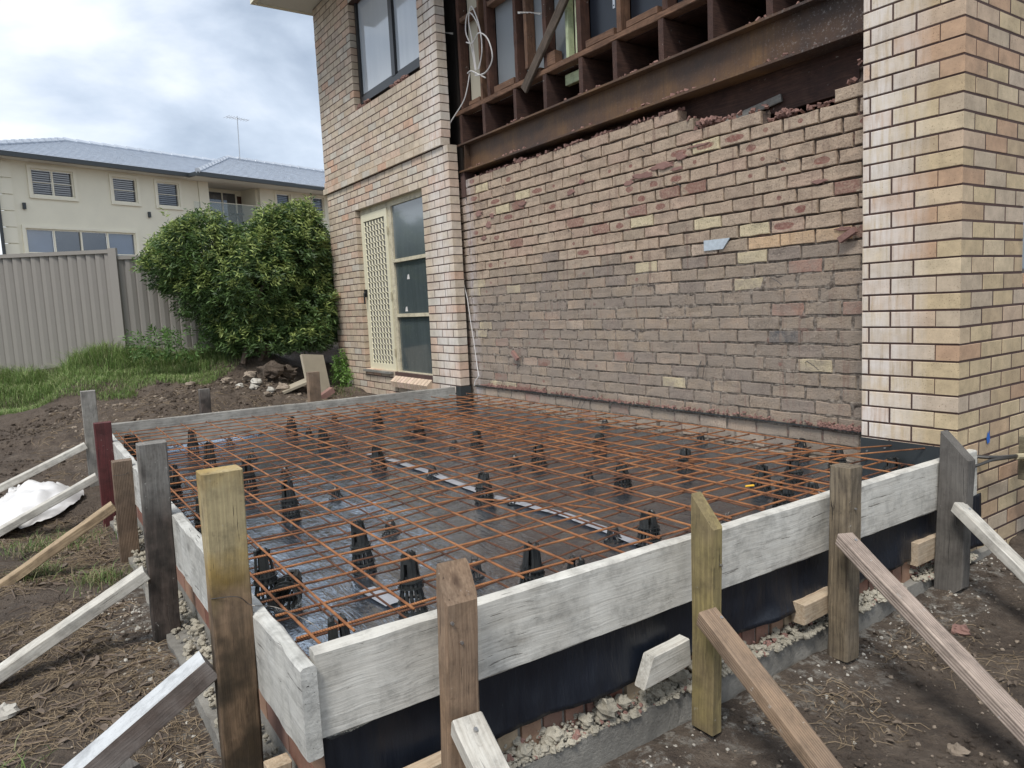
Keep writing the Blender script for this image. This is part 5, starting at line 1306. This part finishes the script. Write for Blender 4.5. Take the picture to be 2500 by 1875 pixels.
# ---------------------------------------------------------------- grass, straw, litter, stones
def blades(n, sampler, hmin, hmax, cols, w_=.006, bend=.5, segs=2):
    mb = MB(); mb.c = []
    for _ in range(n):
        p = sampler()
        if p is None: continue
        x, y, hs_ = p; z = tz(x, y) - .01; h = U(hmin, hmax) * hs_; a = U(0, 6.28); b = U(.1, bend) * h; w = w_ * U(.6, 1.3); s_ = Vector((-math.sin(a), math.cos(a), 0)) * w / 2
        B = Vector((x, y, z)); P1 = B + Vector((math.cos(a) * b * .3, math.sin(a) * b * .3, h * .6)); P2 = B + Vector((math.cos(a) * b, math.sin(a) * b, h * U(.75, 1)))
        c = random.choice(cols); q = U(.75, 1.25); n0 = len(mb.v); mb.v += [B - s_, B + s_, P1 + s_ * .7, P1 - s_ * .7, P2]; mb.f += [(n0, n0 + 1, n0 + 2, n0 + 3), (n0 + 3, n0 + 2, n0 + 4)]; mb.c += [(c[0] * q, c[1] * q, c[2] * q)] * 5
    return mb
def fence_d(x, y):   # distance in front of the fence line
    a, b = Vector(PB), Vector(PA) if y < -2.67 else Vector(PC); 
    p0, p1 = (Vector(PA), Vector(PB)) if y < -2.67 else (Vector(PB), Vector(PC)); d = (p1 - p0).normalized(); return (Vector((x, y)) - p0).dot(Vector((d.y, -d.x)))
def gs():
    x, y = U(-12, -6.5), U(-6.5, -.9); d = fence_d(x, y)
    lim = 1.35 + .35 * noise.noise(Vector((x * 1.1, y * 1.1, 2))) + max(0, (-3.2 - y)) * .6
    if y > -1.9: lim -= (y + 1.9) * .9
    if d < -.02 or d > lim: return None
    hf = 1.0 if d < lim * .6 else .5
    if d < .5: hf = 1.7
    return x, y, hf * (.7 + .5 * abs(noise.noise(Vector((x * 2, y * 2, 7)))))
G1 = ((.15, .24, .06), (.19, .29, .085), (.26, .34, .12), (.11, .19, .05), (.32, .34, .17))
tag(blades(150000, gs, .07, .23, G1, .007, 1.5).build('grass', M['grass']), kind='stuff', label='strip of green grass in front of the fence')
TU = [(-4.0, -3.75, .30, 500), (-2.95, -3.55, .16, 260), (-3.3, -3.85, .14, 160), (.75, -.15, .22, 420), (1.05, .1, .25, 300), (.65, .35, .2, 200), (-7.6, -.45, .35, 350), (-5.1, -3.9, .2, 120), (-1.1, -4.05, .15, 60), (-.8, -3.75, .05, 14)]
def tus():
    w = random.choices(TU, [t[3] for t in TU])[0]; return w[0] + random.gauss(0, w[2] * .5), w[1] + random.gauss(0, w[2] * .5), 1
tag(blades(3600, tus, .03, .09, ((.10, .17, .045), (.14, .21, .06), (.22, .22, .11), (.27, .22, .13)), .005, 1.6).build('grass_tufts', M['grass']), kind='stuff', label='scattered small tufts of grass on the bare soil')
# straw and roots
def straws(n, reg, lmin, lmax, r, mat, name, label):
    mb = MB()
    for _ in range(n):
        x, y = reg()
        if -5.3 < x < .06 and -3.42 < y: continue
        a = U(0, math.pi * 2); L = U(lmin, lmax); P = []
        for k in range(4):
            X, Y = x + math.cos(a) * L * k / 3, y + math.sin(a) * L * k / 3; P.append((X, Y, tz(X, Y) + r * .8 + (.012 * rnd() if k in (1, 2) else 0))); a += U(-.35, .35)
        mb.tube(P, r * U(.6, 1.3), 3, False)
    return tag(mb.build(name, mat), kind='stuff', label=label)
def regL():
    while True:
        x, y = U(-4.6, .2), U(-4.75, -3.4)
        if noise.noise(Vector((x * 1.6, y * 1.6, 11))) > -.15: return x, y
def regR():
    while True:
        x, y = U(.12, 1.6), U(-2.6, .3)
        if noise.noise(Vector((x * 1.9, y * 1.9, 21))) > .02: return x, y
def regF(): return U(-8, -5.3), U(-3.8, -.3)
straws(9500, regL, .04, .15, .0011, M['straw'], 'dry_straw', 'dry straw and roots covering the soil left of the formwork')
straws(1500, regR, .03, .11, .0011, M['straw'], 'dry_straw', 'dry straw and rootlets on the soil before the front board')
straws(1100, regF, .05, .14, .0022, M['straw'], 'dry_straw', 'dry grass stalks scattered on the soil behind the far board')
straws(420, regL, .08, .30, .0035, M['bark'], 'twigs', 'brown twigs and bark strips on the soil at the left')
# dead leaves / bark chips
def leaves(n, reg, s0_, s1_, mat, name, label):
    mb = MB()
    for _ in range(n):
        x, y = reg()
        if -5.3 < x < .06 and -3.42 < y: continue
        L = U(s0_, s1_); w_ = L * U(.25, .5); R_ = Matrix.Rotation(U(0, 6.28), 3, 'Z') @ Matrix.Rotation(U(-.4, .4), 3, 'X') @ Matrix.Rotation(U(-.3, .3), 3, 'Y'); c = Vector((x, y, tz(x, y) + .008)); n0 = len(mb.v)
        mb.v += [c + R_ @ Vector(q) for q in ((-L / 2, 0, 0), (-L * .15, w_ / 2, .006), (L * .2, w_ * .45, .004), (L / 2, 0, 0), (L * .15, -w_ / 2, .006), (-L * .2, -w_ * .45, .004))]; mb.f.append(tuple(n0 + i for i in range(6)))
    return tag(mb.build(name, mat), kind='stuff', label=label)
leaves(420, regL, .02, .08, M['leaf_dead'], 'leaf_litter', 'dead leaves and bark chips on the soil at the left')
leaves(260, regR, .015, .04, M['leaf_dead'], 'leaf_litter', 'bark chips and dead leaf bits before the front board')
# pebbles: uncountable crumbs
def crumbs(n, reg, r0, r1, mat, name, label):
    mb = MB()
    for k in range(n):
        x, y = reg()
        if -5.3 < x < .05 and -3.42 < y: continue
        l_ = lump((x, y, tz(x, y) + r0 * .3), r0 * (r1 / r0) ** (rnd() ** 3), k * .7); n0 = len(mb.v); mb.v += l_.v; mb.f += [tuple(n0 + i for i in f) for f in l_.f]
    return tag(mb.build(name, mat), kind='stuff', label=label)
crumbs(1500, lambda: (U(.05, 1.5), U(-2.9, .3)), .0025, .010, M['stone'], 'soil_crumbs', 'earth crumbs and grit before the front board')
crumbs(260, lambda: (abs(random.gauss(.02, .14)) + .03, U(-2.7, .3)), .003, .011, M['stone_pale'], 'mortar_crumbs', 'pale mortar crumbs on the soil along the front footing')
crumbs(700, lambda: (U(-4.5, 0), U(-4.7, -3.42)), .003, .014, M['stone'], 'soil_crumbs', 'earth crumbs and grit left of the formwork')
crumbs(300, lambda: (U(-2.6, -.3), U(-3.60, -3.42)), .003, .013, M['stone_pale'], 'mortar_crumbs', 'pale mortar crumbs along the left footing')
crumbs(700, lambda: (U(-8.3, -5.3), U(-3.6, -.2)), .006, .03, M['stone'], 'soil_clods', 'soil clods on the ground behind the far board')
def stone(x, y, r, mat, label, flatz=.6, group=None, name='stone', dz=0):
    o = lump((0, 0, 0), r, x * 7 + y, flatz).build(name, M[mat], None); o.location = (x, y, tz(x, y) + r * .25 + dz); o.rotation_euler = (0, 0, U(0, 6)); tag(o, label, 'stone', group)
for (x, y, r, m_, lb) in ((.42, -2.02, .030, 'stone_pale', 'pale angular stone beside the brown grained brace'), (.38, -2.32, .026, 'mortar_red', 'red-brown brick fragment near the yellow-green post'), (.95, -1.18, .034, 'stone', 'grey-brown stone under the long pinkish brace'),
      (1.05, -.98, .050, 'stone', 'larger tan stone right of the long pinkish brace'), (.72, -2.0, .03, 'stone', 'rounded stone at the bottom edge between two braces'), (.30, -.62, .035, 'mortar_red', 'reddish stone before the dark grey pointed post'), (.66, -1.45, .03, 'stone', 'flat tan stone in the middle of the bare soil'),
      (-.42, -3.95, .05, 'stone', 'flat brown stone at the bottom left beside the thick worn brace'), (-1.05, -3.72, .03, 'stone_pale', 'pale stone among straw left of the thick worn brace'), (-1.6, -4.0, .05, 'stone_pale', 'pale stone under the whitish brace'),
      (-.62, -3.6, .04, 'stone', 'earthy stone by the foot of the big yellow-topped post'), (-7.3, -1.35, .05, 'stone', 'small clod behind the far board between the two stakes'), (-7.9, -2.1, .06, 'stone', 'clod at the edge of the grass')): stone(x, y, r, m_, lb)
def clods(n, reg, r0, r1, label):
    mb = MB()
    for k in range(n):
        x, y = reg()
        if -5.32 < x < .06 and -3.42 < y: continue
        r = r0 * (r1 / r0) ** (rnd() ** 2.2); l_ = lump((x, y, tz(x, y) + r * .25), r, k * 1.3, .75); n0 = len(mb.v); mb.v += l_.v; mb.f += [tuple(n0 + i for i in f) for f in l_.f]
    return tag(mb.build('soil_clods', M['soil'], None, False), kind='stuff', label=label)
def clump(x0, x1, y0, y1, sc, th):
    def f():
        for _ in range(30):
            x, y = U(x0, x1), U(y0, y1)
            if noise.noise(Vector((x * sc, y * sc, 33))) > th: return x, y
        return x, y
    return f
clods(2600, clump(.05, 1.7, -2.9, .5, 2.2, -.05), .003, .015, 'dark soil clods before the front board')
clods(1800, clump(-5, .2, -4.8, -3.42, 1.6, 0), .003, .015, 'dark soil clods left of the formwork')
clods(3600, clump(-8.6, -5.3, -4.5, -.15, 1.1, 0), .006, .024, 'soil clods on the bare ground behind the far board')
# rubble heap by the bush
gp = 'rubble heap at the foot of the bush'
for i, (l, f, dz, r, m_) in enumerate(((-.02, -.75, .05, .13, 'stone'), (.25, -.8, .10, .20, 'stone'), (.05, -.95, 0, .10, 'stone_pale'), (.45, -.7, .10, .16, 'bark'), (-.3, -.85, .02, .10, 'stone'), (.35, -1.1, 0, .11, 'stone'), (.7, -.75, .05, .12, 'stone'), (.0, -1.15, 0, .07, 'stone_pale'), (.2, -1.2, 0, .07, 'stone_pale'), (-.15, -1.1, 0, .06, 'stone_pale'), (.55, -1.05, .0, .1, 'stone'))):
    x, y = lat_(BC, l, f); stone(x, y, r * .74, 'soil' if m_ == 'bark' or i in (1, 6, 10) else m_, 'earthy rubble lump in the heap below the bush', .7, gp, 'rubble_lump', dz)
x, y = lat_(BC, .78, -.95)
lb = MB().box((x, y, tz(x, y) + .24), (.04, .34, .55), Matrix.Rotation(.35, 3, 'Z') @ Matrix.Rotation(-.35, 3, 'Y') @ Matrix.Rotation(-.12, 3, 'X')); tag(lb.build('leaning_board', M['tan_sheet'], None), 'pale flat board leaning under the right side of the bush', 'board')
x, y = lat_(BC, .5, -1.05); lb = MB().box((x, y, tz(x, y) + .06), (.30, .40, .03), Matrix.Rotation(.3, 3, 'X')); tag(lb.build('flat_board', M['tan_sheet'], None), 'tan board lying on the rubble in front of the leaning one', 'board')
x, y = lat_(BC, .85, -1.25); lb = MB().box((x, y, tz(x, y) + .05), (.11, .22, .07), Matrix.Rotation(.5, 3, 'X')); tag(lb.build('loose_brick', M['mortar_red'], None), 'broken pinkish brick at the foot of the leaning pale board', 'brick')
lb = MB().box((-.93, -3.66, tz(-.93, -3.66) + .02), (.10, .045, .035), Matrix.Rotation(.4, 3, 'Z')); tag(lb.build('wood_offcut', M['grey_dark'], None), 'dark wooden offcut lying between the two nearest left braces', 'offcut')
lb = MB().box((-6.55, -3.25, tz(-6.55, -3.25) + .02), (.2, .1, .05), Matrix.Rotation(.9, 3, 'Z')); tag(lb.build('loose_brick', M['stone'], None), 'brick half buried in soil left of the far board', 'brick')
# white plastic bag
bg_ = MB(); n1, n2 = 34, 18
for i in range(n1 + 1):
    for k in range(n2 + 1):
        u, v = i / n1, k / n2; x = -4.55 - 1.15 * u * (1 - .1 * v) + .12 * math.sin(v * 3); y = -4.22 + .62 * v * (.35 + .65 * math.sin(math.pi * min(1, u * 1.0 + .12)) ** .6) + .25 * u
        h = .13 * math.sin(math.pi * u) * math.sin(math.pi * v) + .060 * abs(fbm((u * 5, v * 5, 5), 4)) + .02 * noise.noise(Vector((u * 22, v * 14 + u * 9, 3))) + .01
        bg_.v.append(Vector((x, y, tz(x, y, False) + h + .02)))
for i in range(n1):
    for k in range(n2): q = i * (n2 + 1) + k; bg_.f.append((q, q + n2 + 1, q + n2 + 2, q + 1))
tag(bg_.build('plastic_bag', M['bag'], None, True), 'crumpled white plastic bag on the soil under the far left brace', 'bag')
mb = MB(); n1 = 10
for i in range(n1 + 1):
    for k in range(7):
        u, v = i / n1, k / 6; x = -.55 + .16 * v + .02 * fbm((u * 4, v * 3, 0), 2); y = -4.12 + .2 * u; mb.v.append(Vector((x, y, tz(x, y, False) + .02 + .05 * v * math.sin(3 * u) + .015 * fbm((u * 5, v * 5, 1), 2))))
for i in range(n1):
    for k in range(6): q = i * 7 + k; mb.f.append((q, q + 7, q + 8, q + 1))
tag(mb.build('plastic_scrap', M['bag'], None, True), 'torn piece of clear plastic at the bottom left corner', 'plastic scrap')
print('objects', len(bpy.data.objects))
